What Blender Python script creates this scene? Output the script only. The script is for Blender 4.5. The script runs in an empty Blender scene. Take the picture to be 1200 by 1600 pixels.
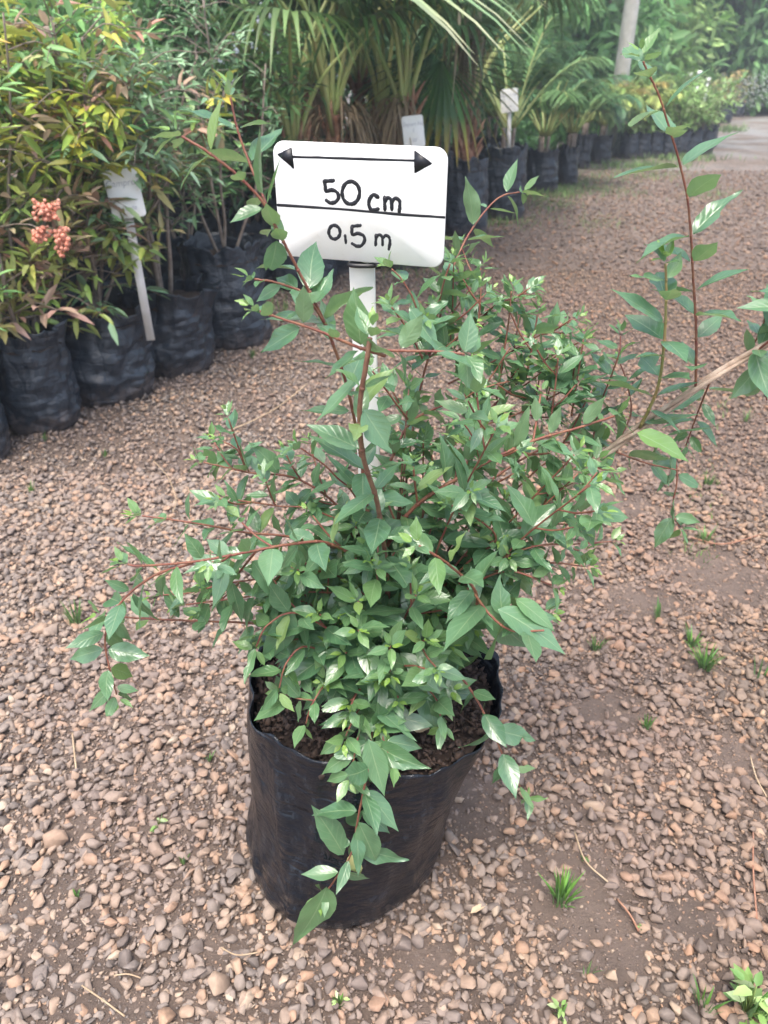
import bpy, math, random
import numpy as np
from mathutils import Vector, noise, Euler
C = bpy.context.scene
R = math.radians
rnd = random.Random(7)
rng = np.random.default_rng(11)

# ------------------------------------------------------------------ camera
CAM_H = 1.05
PITCH = R(30.5)
FPX = 1186.0
cd = bpy.data.cameras.new('camera')
cam = bpy.data.objects.new('camera', cd)
C.collection.objects.link(cam)
cam.location = (0, 0, CAM_H)
cam.rotation_euler = (math.pi / 2 - PITCH, 0, 0)
cd.sensor_fit = 'VERTICAL'
cd.sensor_height = 36
cd.lens = FPX / 1600 * 36
cd.clip_start = 0.02
cd.clip_end = 500
cd.dof.use_dof = True
cd.dof.focus_distance = 0.82
cd.dof.aperture_fstop = 26.7 / 3.1
C.camera = cam

# ------------------------------------------------------------------ world, sun, exposure
w = bpy.data.worlds.new('World')
C.world = w
w.use_nodes = True
nt = w.node_tree
sky = nt.nodes.new('ShaderNodeTexSky')
sky.sky_type = 'NISHITA'
sky.sun_disc = False
sky.sun_elevation = R(70)
sky.sun_rotation = R(-165)
sky.air_density = 1.3
sky.dust_density = 5.0
sky.ozone_density = 1.0
bg = nt.nodes['Background']
nt.links.new(sky.outputs[0], bg.inputs[0])
bg.inputs[1].default_value = 0.15
sd = bpy.data.lights.new('sun', 'SUN')
sd.energy = 1.5
sd.angle = R(28)
sd.color = (1, .97, .93)
sun = bpy.data.objects.new('sun', sd)
C.collection.objects.link(sun)
_az, _el = R(-165), R(70)
sdir = Vector((math.sin(_az) * math.cos(_el), math.cos(_az) * math.cos(_el), math.sin(_el)))
sun.rotation_euler = (-sdir).to_track_quat('-Z', 'Y').to_euler()
sun.location = (-4, 1, 8)
C.view_settings.view_transform = 'Standard'
C.view_settings.look = 'None'
C.view_settings.gamma = 1
C.view_settings.exposure = 1.3
C.cycles.max_bounces = 6
C.cycles.use_denoising = True

# ------------------------------------------------------------------ helpers
def unproj(px, py, Y=None, z=None):
    """photo pixel (1200x1600) -> world point on the plane at distance Y or height z"""
    a = (px - 600) / FPX
    b = (800 - py) / FPX
    dx = a
    dy = math.cos(PITCH) + b * math.sin(PITCH)
    dz = -math.sin(PITCH) + b * math.cos(PITCH)
    t = (Y / dy) if Y is not None else ((z - CAM_H) / dz)
    return Vector((dx * t, dy * t, CAM_H + dz * t))

def mesh_from(name, V, F, mat=None, parent=None, smooth=True, attrs=None, uv=None):
    """V (n,3), F (m,3) triangles; attrs {name:(array per vertex)}; uv (n,2)"""
    V = np.asarray(V, np.float32); F = np.asarray(F, np.int32)
    me = bpy.data.meshes.new(name)
    me.vertices.add(len(V)); me.vertices.foreach_set('co', V.ravel())
    me.loops.add(F.size); me.loops.foreach_set('vertex_index', F.ravel())
    me.polygons.add(len(F))
    me.polygons.foreach_set('loop_start', np.arange(0, F.size, 3, dtype=np.int32))
    if smooth:
        me.polygons.foreach_set('use_smooth', np.ones(len(F), bool))
    me.update(calc_edges=True)
    for k, a in (attrs or {}).items():
        a = np.asarray(a, np.float32)
        if a.ndim == 1:
            me.attributes.new(k, 'FLOAT', 'POINT').data.foreach_set('value', a)
        else:
            if a.shape[1] == 3:
                a = np.concatenate([a, np.ones((len(a), 1), np.float32)], 1)
            me.attributes.new(k, 'FLOAT_COLOR', 'POINT').data.foreach_set('color', a.astype(np.float32).ravel())
    if uv is not None:
        l = me.uv_layers.new(name='UVMap')
        l.data.foreach_set('uv', np.asarray(uv, np.float32)[F.ravel()].ravel())
    if mat: me.materials.append(mat)
    o = bpy.data.objects.new(name, me)
    C.collection.objects.link(o)
    if parent: o.parent = parent
    return o

class MB:
    def __init__(s): s.V = []; s.F = []; s.A = {}; s.n = 0; s.U = []
    def add(s, V, F, uv=None, **at):
        V = np.asarray(V, float); F = np.asarray(F, int)
        s.V.append(V); s.F.append(F + s.n); s.n += len(V)
        for k, a in at.items():
            a = np.asarray(a, float)
            if a.ndim == 0: a = np.full(len(V), float(a))
            elif a.ndim == 1 and len(a) != len(V): a = np.tile(a, (len(V), 1))
            s.A.setdefault(k, []).append(a)
        if uv is not None: s.U.append(uv)
    def build(s, name, mat=None, parent=None, smooth=True):
        return mesh_from(name, np.concatenate(s.V), np.concatenate(s.F), mat, parent, smooth,
                         {k: np.concatenate(v) for k, v in s.A.items()}, np.concatenate(s.U) if s.U else None)

def empty(name, loc=(0, 0, 0), rz=0):
    o = bpy.data.objects.new(name, None)
    o.empty_display_size = .05
    C.collection.objects.link(o)
    o.location = loc; o.rotation_euler = (0, 0, rz)
    return o
def tag(o, label=None, cat=None, group=None, kind=None):
    if label: o['label'] = label
    if cat: o['category'] = cat
    if group: o['group'] = group
    if kind: o['kind'] = kind
    return o

def catmull(P, n=8):
    P = [np.array(p, float) for p in P]
    P = [2 * P[0] - P[1]] + P + [2 * P[-1] - P[-2]]
    out = []
    for i in range(1, len(P) - 2):
        a, b, c, d = P[i - 1:i + 3]
        for k in range(n):
            t = k / n
            out.append(.5 * ((2 * b) + (c - a) * t + (2 * a - 5 * b + 4 * c - d) * t * t + (3 * b - a - 3 * c + d) * t ** 3))
    out.append(P[-2])
    return np.array(out)

def tube(P, r, n=6, flat=None):
    """triangulated tube with caps; flat=(axis vector, factor) squashes the section along the axis"""
    P = np.asarray(P, float); m = len(P)
    r = np.full(m, r) if np.isscalar(r) else np.asarray(r, float)
    T = np.gradient(P, axis=0); T /= np.linalg.norm(T, axis=1)[:, None] + 1e-12
    ref = np.array([0, 0, 1.]) if abs(T[0][2]) < .8 else np.array([1., 0, 0])
    X = np.cross(ref, T[0]); X /= np.linalg.norm(X)
    V = []
    for i in range(m):
        X = X - T[i] * X.dot(T[i]); X /= np.linalg.norm(X) + 1e-12
        Y = np.cross(T[i], X)
        for k in range(n):
            a = 2 * math.pi * k / n
            off = (X * math.cos(a) + Y * math.sin(a)) * r[i]
            if flat is not None: off = off - flat[0] * off.dot(flat[0]) * (1 - flat[1])
            V.append(P[i] + off)
    F = []
    for i in range(m - 1):
        for k in range(n):
            a, b = i * n + k, i * n + (k + 1) % n
            F += [(a, b, b + n), (a, b + n, a + n)]
    V += [P[0], P[-1]]
    c0, c1 = m * n, m * n + 1
    for k in range(n):
        F.append((c0, (k + 1) % n, k)); F.append((c1, (m - 1) * n + k, (m - 1) * n + (k + 1) % n))
    return np.array(V), np.array(F)

def norm(a):
    return a / (np.linalg.norm(a, axis=-1, keepdims=True) + 1e-12)

def place(tv, tf, base, ax, ay, az):
    """instance template verts tv (k,3) at n frames; returns V,F"""
    n = len(base); k = len(tv)
    V = base[:, None, :] + tv[None, :, 0:1] * ax[:, None, :] + tv[None, :, 1:2] * ay[:, None, :] + tv[None, :, 2:3] * az[:, None, :]
    F = tf[None] + (np.arange(n) * k)[:, None, None]
    return V.reshape(-1, 3), F.reshape(-1, 3)

# small leaf template for the background: x along, y across, z up
def small_leaf(w=.42, mid=.4, fold=.08, droop=.12):
    tv = np.array([[0, 0, 0], [mid * .55, -w * .42, fold], [mid * .55, 0, 0], [mid * .55, w * .42, fold],
                   [mid * 1.5, -w * .4, fold - droop * .4], [mid * 1.5, 0, -droop * .4], [mid * 1.5, w * .4, fold - droop * .4], [1, 0, -droop]])
    tf = np.array([[0, 1, 2], [0, 2, 3], [1, 4, 5], [1, 5, 2], [2, 5, 6], [2, 6, 3], [4, 7, 5], [5, 7, 6]])
    return tv, tf
LT, LF = small_leaf()
LTn, LFn = small_leaf(w=.3)

def leaves(mb, base, d, up, length, width=1.0, cols=None, T=LT, F=LF):
    d = norm(d); y = norm(np.cross(up, d)); z = np.cross(d, y)
    L = np.asarray(length)[:, None]
    V, Fc = place(T, F, base, d * L, y * L * width, z * L)
    if cols is not None:
        mb.add(V, Fc, col=np.repeat(cols, len(T), 0))
    else:
        mb.add(V, Fc)

# ------------------------------------------------------------------ materials
def mat(name):
    m = bpy.data.materials.new(name); m.use_nodes = True
    t = m.node_tree
    return m, t, t.nodes['Principled BSDF'], t.nodes['Material Output']
def N(t, typ, **kw):
    n = t.nodes.new(typ)
    for k, v in kw.items():
        if k in ('ins',):
            for i, x in v.items(): n.inputs[i].default_value = x
        else: setattr(n, k, v)
    return n
def ramp(t, fac, stops, interp='LINEAR'):
    n = t.nodes.new('ShaderNodeValToRGB'); n.color_ramp.interpolation = interp
    e = n.color_ramp.elements
    while len(e) < len(stops): e.new(.5)
    for i, (p, c) in enumerate(stops):
        e[i].position = p; e[i].color = (*c, 1) if len(c) == 3 else c
    t.links.new(fac, n.inputs[0]); return n.outputs[0]
def mixc(t, fac, a, b, blend='MIX'):
    n = t.nodes.new('ShaderNodeMix'); n.data_type = 'RGBA'; n.blend_type = blend
    for s, v in ((n.inputs[0], fac), (n.inputs[6], a), (n.inputs[7], b)):
        if isinstance(v, bpy.types.NodeSocket): t.links.new(v, s)
        else: s.default_value = v if not isinstance(v, tuple) else ((*v, 1) if len(v) == 3 else v)
    return n.outputs[2]
def math_(t, op, a, b=0.0, c=None, clamp=False):
    n = t.nodes.new('ShaderNodeMath'); n.operation = op; n.use_clamp = clamp
    for i, v in enumerate((a, b) if c is None else (a, b, c)):
        if isinstance(v, bpy.types.NodeSocket): t.links.new(v, n.inputs[i])
        else: n.inputs[i].default_value = v
    return n.outputs[0]
def objco(t): return t.nodes.new('ShaderNodeTexCoord').outputs['Object']
def noisef(t, co, scale, detail=4, rough=.55, out=0):
    n = t.nodes.new('ShaderNodeTexNoise'); n.inputs['Scale'].default_value = scale
    n.inputs['Detail'].default_value = detail; n.inputs['Roughness'].default_value = rough
    t.links.new(co, n.inputs['Vector']); return n.outputs[out]
def bump(t, h, strength, dist, bsdf):
    n = t.nodes.new('ShaderNodeBump'); n.inputs['Strength'].default_value = strength; n.inputs['Distance'].default_value = dist
    t.links.new(h, n.inputs['Height']); t.links.new(n.outputs[0], bsdf.inputs['Normal']); return n

STONE_RAMP = [(0, (.125, .11, .10)), (.15, (.195, .172, .158)), (.42, (.265, .225, .195)), (.64, (.315, .252, .205)), (.82, (.37, .275, .205)), (.94, (.41, .265, .178)), (1, (.45, .385, .305))]
def stone_mat():
    m, t, b, o = mat('gravel_stone')
    g = t.nodes.new('ShaderNodeNewGeometry')
    c1 = ramp(t, g.outputs['Random Per Island'], STONE_RAMP)
    co = g.outputs['Position']
    # the browner, muddier side of the path
    sx = N(t, 'ShaderNodeSeparateXYZ'); t.links.new(co, sx.inputs[0])
    side = math_(t, 'MULTIPLY_ADD', sx.outputs[0], 1.1, .25, clamp=True)
    c2 = mixc(t, side, c1, (.80, .725, .66), 'MULTIPLY')
    n1 = noisef(t, co, 90, 4)
    c3 = mixc(t, .55, c2, ramp(t, n1, [(.3, (.62, .58, .56)), (.7, (1.25, 1.2, 1.15))]), 'MULTIPLY')
    # dust from the soil in patches
    c4 = mixc(t, math_(t, 'MULTIPLY', ramp(t, noisef(t, co, 3.2, 3), [(.35, (0, 0, 0)), (.7, (1, 1, 1))]), .55), c3, (.23, .16, .134))
    t.links.new(c4, b.inputs['Base Color'])
    b.inputs['Roughness'].default_value = .8
    b.inputs['Specular IOR Level'].default_value = .35
    bump(t, noisef(t, co, 420, 3), .5, .0012, b)
    return m
def ground_mat():
    m, t, b, o = mat('gravel_ground')
    g = t.nodes.new('ShaderNodeNewGeometry'); co = g.outputs['Position']
    soil = mixc(t, noisef(t, co, 14, 6, .7), (.105, .076, .060), (.22, .162, .13))
    vo = N(t, 'ShaderNodeTexVoronoi', ins={'Scale': 34.}); t.links.new(co, vo.inputs['Vector'])
    sep = N(t, 'ShaderNodeSeparateColor'); t.links.new(vo.outputs['Color'], sep.inputs[0])
    st = ramp(t, sep.outputs[0], STONE_RAMP)
    st = mixc(t, ramp(t, vo.outputs['Distance'], [(.3, (0, 0, 0)), (.75, (1, 1, 1))]), st, (.10, .07, .06))
    ln = t.nodes.new('ShaderNodeVectorMath'); ln.operation = 'LENGTH'; t.links.new(co, ln.inputs[0])
    far = math_(t, 'MULTIPLY_ADD', ln.outputs['Value'], .45, -2.2, clamp=True)
    pat = ramp(t, noisef(t, co, .9, 5), [(.4, (1, 1, 1)), (.65, (.25, .25, .25))])
    c = mixc(t, math_(t, 'MULTIPLY', far, pat), soil, st)
    # far part of the track is paler, wet grey
    sx = N(t, 'ShaderNodeSeparateXYZ'); t.links.new(co, sx.inputs[0])
    wet = math_(t, 'MULTIPLY_ADD', sx.outputs[1], .16, -1.2, clamp=True)
    wet = math_(t, 'MULTIPLY', wet, ramp(t, noisef(t, co, 1.1, 4), [(.4, (0, 0, 0)), (.6, (1, 1, 1))]))
    fc = ramp(t, noisef(t, co, 5, 6, .7), [(.3, (.7, .7, .7)), (.7, (1.25, 1.25, 1.25))])
    c = mixc(t, 1.0, c, fc, 'MULTIPLY')
    c = mixc(t, wet, c, mixc(t, noisef(t, co, 16, 4, .8), (.14, .135, .13), (.40, .39, .38)))
    t.links.new(c, b.inputs['Base Color']); b.inputs['Roughness'].default_value = .85
    h = math_(t, 'ADD', math_(t, 'MULTIPLY', vo.outputs['Distance'], -.6), noisef(t, co, 90, 8, .75))
    h = math_(t, 'ADD', h, math_(t, 'MULTIPLY', noisef(t, co, 340, 3), .25))
    bump(t, h, 1.0, .010, b)
    return m

def leaf_mat(name, dark, mid, young, back, rough=.36, veins=True, transl=.22):
    m, t, b, o = mat(name)
    g = t.nodes.new('ShaderNodeNewGeometry')
    base = ramp(t, g.outputs['Random Per Island'], [(0, dark), (.55, tuple((a + b_) / 2 for a, b_ in zip(dark, mid))), (.92, mid), (1, (.22, .30, .09))])
    nz = noisef(t, g.outputs['Position'], 60, 3)
    base = mixc(t, math_(t, 'MULTIPLY', nz, .45), base, tuple(x * 1.8 for x in mid))
    at = N(t, 'ShaderNodeAttribute', attribute_name='young')
    base = mixc(t, at.outputs['Fac'], base, young)
    if veins:
        uv = N(t, 'ShaderNodeUVMap'); s = N(t, 'ShaderNodeSeparateXYZ'); t.links.new(uv.outputs[0], s.inputs[0])
        v = math_(t, 'ABSOLUTE', math_(t, 'SUBTRACT', s.outputs[1], .5))
        midrib = math_(t, 'SUBTRACT', 1, math_(t, 'MULTIPLY', v, 26), clamp=True)
        ph = math_(t, 'SUBTRACT', math_(t, 'MULTIPLY', s.outputs[0], 6.5), math_(t, 'MULTIPLY', math_(t, 'POWER', v, .8), 3.2))
        fr = math_(t, 'ABSOLUTE', math_(t, 'SUBTRACT', math_(t, 'FRACT', ph), .5))
        side = math_(t, 'SUBTRACT', 1, math_(t, 'MULTIPLY', fr, 13), clamp=True)
        vein = math_(t, 'MAXIMUM', midrib, math_(t, 'MULTIPLY', side, .4))
        base = mixc(t, math_(t, 'MULTIPLY', vein, .6), base, (.30, .42, .22))
        h = math_(t, 'SUBTRACT', math_(t, 'MULTIPLY', math_(t, 'SINE', math_(t, 'MULTIPLY', ph, 6.283)), .3), vein)
        bump(t, h, .35, .0006, b)
    base = mixc(t, g.outputs['Backfacing'], base, mixc(t, .6, base, back))
    t.links.new(base, b.inputs['Base Color'])
    b.inputs['Roughness'].default_value = rough
    b.inputs['Specular IOR Level'].default_value = 1.0
    tr = N(t, 'ShaderNodeBsdfTranslucent'); t.links.new(mixc(t, .35, base, (.35, .55, .08)), tr.inputs[0])
    mx = N(t, 'ShaderNodeMixShader', ins={0: transl})
    t.links.new(b.outputs[0], mx.inputs[1]); t.links.new(tr.outputs[0], mx.inputs[2]); t.links.new(mx.outputs[0], o.inputs[0])
    return m
def col_leaf_mat(name='background_leaf', rough=.42, transl=.3):
    m, t, b, o = mat(name)
    at = N(t, 'ShaderNodeAttribute', attribute_name='col')
    g = t.nodes.new('ShaderNodeNewGeometry')
    v = ramp(t, g.outputs['Random Per Island'], [(0, (.65, .65, .65)), (1, (1.35, 1.35, 1.35))])
    c = mixc(t, 1.0, at.outputs['Color'], v, 'MULTIPLY')
    c = mixc(t, math_(t, 'MULTIPLY', g.outputs['Backfacing'], .3), c, (.24, .3, .2))
    t.links.new(c, b.inputs['Base Color']); b.inputs['Roughness'].default_value = rough
    tr = N(t, 'ShaderNodeBsdfTranslucent'); t.links.new(c, tr.inputs[0])
    mx = N(t, 'ShaderNodeMixShader', ins={0: transl})
    t.links.new(b.outputs[0], mx.inputs[1]); t.links.new(tr.outputs[0], mx.inputs[2]); t.links.new(mx.outputs[0], o.inputs[0])
    return m
def simple(name, c, rough=.6, c2=None, scale=40, bumps=0, spec=.5, dist=.002):
    m, t, b, o = mat(name)
    co = objco(t)
    if c2:
        t.links.new(mixc(t, ramp(t, noisef(t, co, scale, 5, .6), [(.35, (0, 0, 0)), (.65, (1, 1, 1))]), c, c2), b.inputs['Base Color'])
    else: b.inputs['Base Color'].default_value = (*c, 1)
    b.inputs['Roughness'].default_value = rough; b.inputs['Specular IOR Level'].default_value = spec
    if bumps: bump(t, noisef(t, co, scale * 2, 5, .65), bumps, dist, b)
    return m
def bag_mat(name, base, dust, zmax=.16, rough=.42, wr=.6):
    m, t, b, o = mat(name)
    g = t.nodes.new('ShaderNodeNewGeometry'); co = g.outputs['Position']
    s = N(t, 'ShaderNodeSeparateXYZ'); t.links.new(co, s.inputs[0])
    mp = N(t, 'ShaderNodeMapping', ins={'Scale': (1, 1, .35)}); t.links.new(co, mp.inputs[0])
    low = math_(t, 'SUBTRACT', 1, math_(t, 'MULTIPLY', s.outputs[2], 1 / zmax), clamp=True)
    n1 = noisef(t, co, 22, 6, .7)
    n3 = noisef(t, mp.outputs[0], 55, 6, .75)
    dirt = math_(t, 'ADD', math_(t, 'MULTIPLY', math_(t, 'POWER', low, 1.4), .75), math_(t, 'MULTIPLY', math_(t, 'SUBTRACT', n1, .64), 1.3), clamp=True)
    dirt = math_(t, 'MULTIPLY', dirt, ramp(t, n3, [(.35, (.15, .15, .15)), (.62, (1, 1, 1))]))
    smear_sheen = ramp(t, n3, [(.5, (0, 0, 0)), (.68, (1, 1, 1))])
    c = mixc(t, math_(t, 'MULTIPLY', smear_sheen, .2), base, (.105, .118, .14))  # grey smears, tinted bluish so sky sheen is painted into the colour
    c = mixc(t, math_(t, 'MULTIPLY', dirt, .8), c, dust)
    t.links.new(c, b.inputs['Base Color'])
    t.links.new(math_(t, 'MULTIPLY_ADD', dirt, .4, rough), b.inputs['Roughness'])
    wn = N(t, 'ShaderNodeMapping', ins={'Scale': (1, 1, 2.8)}); t.links.new(co, wn.inputs[0])
    cr = math_(t, 'MINIMUM', math_(t, 'ABSOLUTE', math_(t, 'SUBTRACT', noisef(t, wn.outputs[0], 7, 3, .5), .5)), .06)
    cr2 = math_(t, 'MINIMUM', math_(t, 'ABSOLUTE', math_(t, 'SUBTRACT', noisef(t, mp.outputs[0], 13, 3, .5), .5)), .05)
    hh = math_(t, 'ADD', noisef(t, wn.outputs[0], 16, 5, .6), math_(t, 'MULTIPLY', noisef(t, co, 140, 4), .12))
    hh = math_(t, 'ADD', hh, math_(t, 'MULTIPLY', math_(t, 'ADD', cr, cr2), 4.0))
    bump(t, hh, wr, .01, b)
    return m

M = dict(
    stone=stone_mat(), ground=ground_mat(),
    leaf=leaf_mat('shrub_leaf', (.042, .122, .058), (.13, .245, .13), (.24, .40, .06), (.22, .34, .18), rough=.25, transl=.28),
    bgleaf=col_leaf_mat(),
    redstem=simple('red_stem', (.17, .045, .036), .5, (.25, .115, .065), 90, .3, dist=.0006),
    brownstem=simple('brown_stem', (.15, .065, .045), .55, (.24, .13, .08), 80, .4),
    greenstem=simple('green_stem', (.22, .24, .08), .5, (.28, .16, .07), 40),
    bark=simple('old_bark', (.34, .23, .17), .85, (.55, .43, .34), 70, .8),
    greybark=simple('grey_bark', (.17, .13, .105), .85, (.30, .25, .21), 30, .7),
    palebark=simple('pale_bark', (.55, .54, .50), .8, (.38, .37, .34), 6, .4, dist=.02),
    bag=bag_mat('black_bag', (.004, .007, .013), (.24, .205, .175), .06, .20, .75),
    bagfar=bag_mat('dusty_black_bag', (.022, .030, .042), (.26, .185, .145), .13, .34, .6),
    soil=simple('potting_soil', (.020, .013, .010), .9, (.05, .031, .023), 90, .8),
    chunk=simple('bark_chunk', (.022, .014, .011), .85, (.085, .052, .038), 60, .5),
    white=simple('white_plastic', (.88, .89, .89), .35, (.80, .79, .75), 9),
    stake=simple('white_stake', (.80, .80, .79), .45, (.70, .69, .65), 14),
    ink=simple('marker_ink', (.012, .013, .018), .45),
    paleink=simple('faded_ink', (.45, .46, .50), .6),
    tie=simple('black_tie', (.015, .015, .017), .4),
    fibre=simple('palm_fibre', (.24, .10, .06), .9, (.42, .26, .17), 30, 1.0, dist=.01),
    berry=simple('coral_berry', (.56, .19, .12), .45, (.66, .32, .23), 25),
    straw=simple('straw', (.50, .38, .25), .7, (.38, .27, .17), 50),
    root=simple('surface_root', (.26, .12, .075), .85, (.38, .2, .13), 40, .6),
    grass=simple('grass', (.10, .22, .045), .5, (.17, .30, .07), 20),
    petiole=simple('palm_petiole', (.34, .45, .16), .5, (.42, .42, .18), 8),
    drop=simple('water_drop', (.9, .92, .95), .2),
)

# ------------------------------------------------------------------ ground
G = 180.0
gm = MB()
gm.add([(-G, -G, 0), (G, -G, 0), (G, G, 0), (-G, G, 0)], [(0, 1, 2), (0, 2, 3)])
tag(gm.build('ground', M['ground'], smooth=False), kind='structure')

# bare soil patches (x, y, rx, ry)
def gp(px, py): return unproj(px, py, z=0)
SOIL = []
for px, py, wpx, asp in ((900, 1400, 95, 1.0), (950, 1480, 70, 1.0), (740, 1265, 60, 1.3), (1130, 900, 80, 1.0), (1000, 940, 60, .8), (950, 1110, 60, .7), (660, 1500, 50, .6),
                         (120, 1300, 40, .8), (1080, 1440, 60, .7), (960, 790, 60, .8), (340, 1480, 45, .7), (1150, 1180, 35, 1.4)):
    p = gp(px, py); dep = p.y * math.cos(PITCH) + CAM_H * math.sin(PITCH)
    SOIL.append((p.x, p.y, wpx / FPX * dep, wpx / FPX * dep * asp))

def ico(sub):
    import bmesh
    bm = bmesh.new(); bmesh.ops.create_icosphere(bm, subdivisions=sub, radius=1)
    V = np.array([v.co[:] for v in bm.verts]); F = np.array([[v.index for v in f.verts] for f in bm.faces]); bm.free()
    return V, F
def chip_templates(n, seed, npts=11):
    import bmesh
    r = np.random.default_rng(seed); out = []
    for _ in range(n):
        P = norm(r.normal(size=(npts, 3))) * r.uniform(.8, 1.05, (npts, 1)) * [1, r.uniform(.6, .95), r.uniform(.42, .72)]
        bm = bmesh.new(); vs = [bm.verts.new(p) for p in P]
        g = bmesh.ops.convex_hull(bm, input=vs)
        bmesh.ops.delete(bm, geom=[v for v in bm.verts if not v.link_faces], context='VERTS')
        bmesh.ops.bevel(bm, geom=bm.edges[:], offset=.07, segments=1, affect='EDGES', clamp_overlap=True) if npts > 9 else None
        bmesh.ops.triangulate(bm, faces=bm.faces[:]); bmesh.ops.recalc_face_normals(bm, faces=bm.faces[:])
        bm.verts.index_update()
        out.append((np.array([v.co[:] for v in bm.verts]), np.array([[v.index for v in f.verts] for f in bm.faces]))); bm.free()
    return out
def stone_templates(sub, n, seed):
    V, F = ico(sub); out = []
    r = np.random.default_rng(seed)
    for _ in range(n):
        v = V.copy()
        for k in range(9):
            d = norm(r.normal(size=3)); h = r.uniform(.38, .78)
            e = v @ d - h
            v = v - np.where(e > 0, e, 0)[:, None] * d
        v *= np.array([1, r.uniform(.65, .95), r.uniform(.5, .78)])
        out.append(v)
    return out, F
def scatter_stones(y0, y1, sp, smin, smax, sub, ntem, seed, keep_soil=.22, margin=.3):
    r = np.random.default_rng(seed)
    ys = np.arange(y0, y1, sp); pts = []
    for y in ys:
        hw = .506 * (.862 * y + .53) + margin
        xs = np.arange(-hw, hw, sp)
        pts.append(np.stack([xs, np.full(len(xs), y)], 1))
    P = np.concatenate(pts); P += r.uniform(-.75, .75, P.shape) * sp
    keep = np.ones(len(P), bool)
    soil = np.zeros(len(P))
    for (x, y, rx, ry) in SOIL:
        q = ((P[:, 0] - x) / rx) ** 2 + ((P[:, 1] - y) / ry) ** 2
        soil = np.maximum(soil, np.clip(1.35 - q, 0, 1))
    nz = np.array([noise.noise((p[0] * 3.1, p[1] * 3.1, 1.7)) + .5 * noise.noise((p[0] * 9, p[1] * 9, 4.)) for p in P])
    soil = np.maximum(soil, np.clip((nz - .5) * 2.6, 0, .6))
    keep &= r.random(len(P)) > soil * (1 - keep_soil)
    P = P[keep]; soil = soil[keep]; n = len(P)
    s = smin + (smax - smin) * r.random(n) ** 2.2
    s = np.where(r.random(n) < .012, s * 1.5, s)
    TT = chip_templates(ntem, seed, 12 if sub == 2 else 8)
    a = r.uniform(0, 2 * math.pi, n); tx = r.normal(0, .28, n); ty = r.normal(0, .28, n)
    ax = norm(np.stack([np.cos(a), np.sin(a), tx], 1)); u = norm(np.stack([ty, tx * .5, np.ones(n)], 1))
    ay = norm(np.cross(u, ax)); az = np.cross(ax, ay)
    z = r.uniform(-.05, .85, n) * s * .5 - soil * s * .2
    B = np.concatenate([P, z[:, None]], 1)
    which = r.integers(0, ntem, n)
    mb = MB()
    for k in range(ntem):
        i = which == k
        V, Fc = place(TT[k][0], TT[k][1], B[i], ax[i] * s[i, None] * .5, ay[i] * s[i, None] * .5, az[i] * s[i, None] * .5)
        mb.add(V, Fc)
    return mb
g1 = scatter_stones(.36, 2.0, .0096, .0085, .031, 2, 24, 3)
g0_ = scatter_stones(.36, 1.7, .0066, .003, .010, 1, 10, 9, keep_soil=.9)
g2 = scatter_stones(2.0, 4.6, .0135, .011, .034, 1, 18, 4)
g3 = scatter_stones(4.6, 9.5, .036, .02, .05, 1, 8, 5, margin=.2)
gall = MB()
for g_ in (g0_, g1, g2, g3):
    gall.add(np.concatenate(g_.V), np.concatenate(g_.F))
tag(gall.build('gravel', M['stone'], smooth=False), 'pinkish brown and grey crushed gravel covering the nursery path', 'gravel', kind='stuff')

# ------------------------------------------------------------------ growing bags
def bag_shell(prof, cx, cy, rz_amp=0, seed=0, nth=96, wr=.004, rim=None, lean=(0, 0), inner_depth=.06, thick=.0016, wz=1.0, squash=1.0, fold=0.0, dent=0.0):
    """prof: list of (z, r). rim(theta)->dz. returns V,F of an open-topped bag with an inside"""
    nz = 40
    zs = np.linspace(0, 1, nz)
    pz = np.array([p[0] for p in prof]); pr = np.array([p[1] for p in prof]); H = pz[-1]
    V = []
    def ring(t, off):
        z0 = t * H; r0 = np.interp(z0, pz, pr)
        for k in range(nth):
            th = 2 * math.pi * k / nth
            dz = rim(th) * t ** 3 if rim else 0
            z = z0 + dz
            c, s = math.cos(th), math.sin(th)
            n = noise.noise((c * 2.2 + seed, s * 2.2, z * 26 * wz)) + .6 * noise.noise((c * 5 + seed, s * 5 + 3, z * 60 * wz)) + .35 * noise.noise((c * 14, s * 14 + seed, z * 22))
            r = r0 * (1 + .035 * noise.noise((c * 1.1, s * 1.1 + seed, z * 4))) + wr * n * min(1, 2.5 * (1.08 - t)) - off
            if dent: r += dent * min(1, t * 6 + .3) * (noise.noise((c * 1.6 + 9, s * 1.6, z * 5)) + .5 * noise.noise((c * 3.5, s * 3.5 + 4, z * 9 + c * 3)) + .55 * max(0, noise.noise((c * 5 + z * 7, s * 5 - z * 9, 2.2))))
            if fold: r += fold * t ** 4 * (noise.noise((c * 2.6 + seed * 2, s * 2.6, 5.)) + .7 * noise.noise((c * 7, s * 7, seed)))
            V.append((cx + lean[0] * z + r * c, cy + lean[1] * z + r * s * squash, max(z, 0.0)))
    V.append((cx, cy, .001))
    for t in zs: ring(t, 0)
    for t in (1.0, .97, .93, .88, .82, .76): ring(t, thick)
    F = []
    for k in range(nth): F.append((0, 1 + (k + 1) % nth, 1 + k))
    rows = nz + 6
    for i in range(rows - 1):
        for k in range(nth):
            a = 1 + i * nth + k; b = 1 + i * nth + (k + 1) % nth
            F += [(a, b, b + nth), (a, b + nth, a + nth)]
    return np.array(V), np.array(F)

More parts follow.
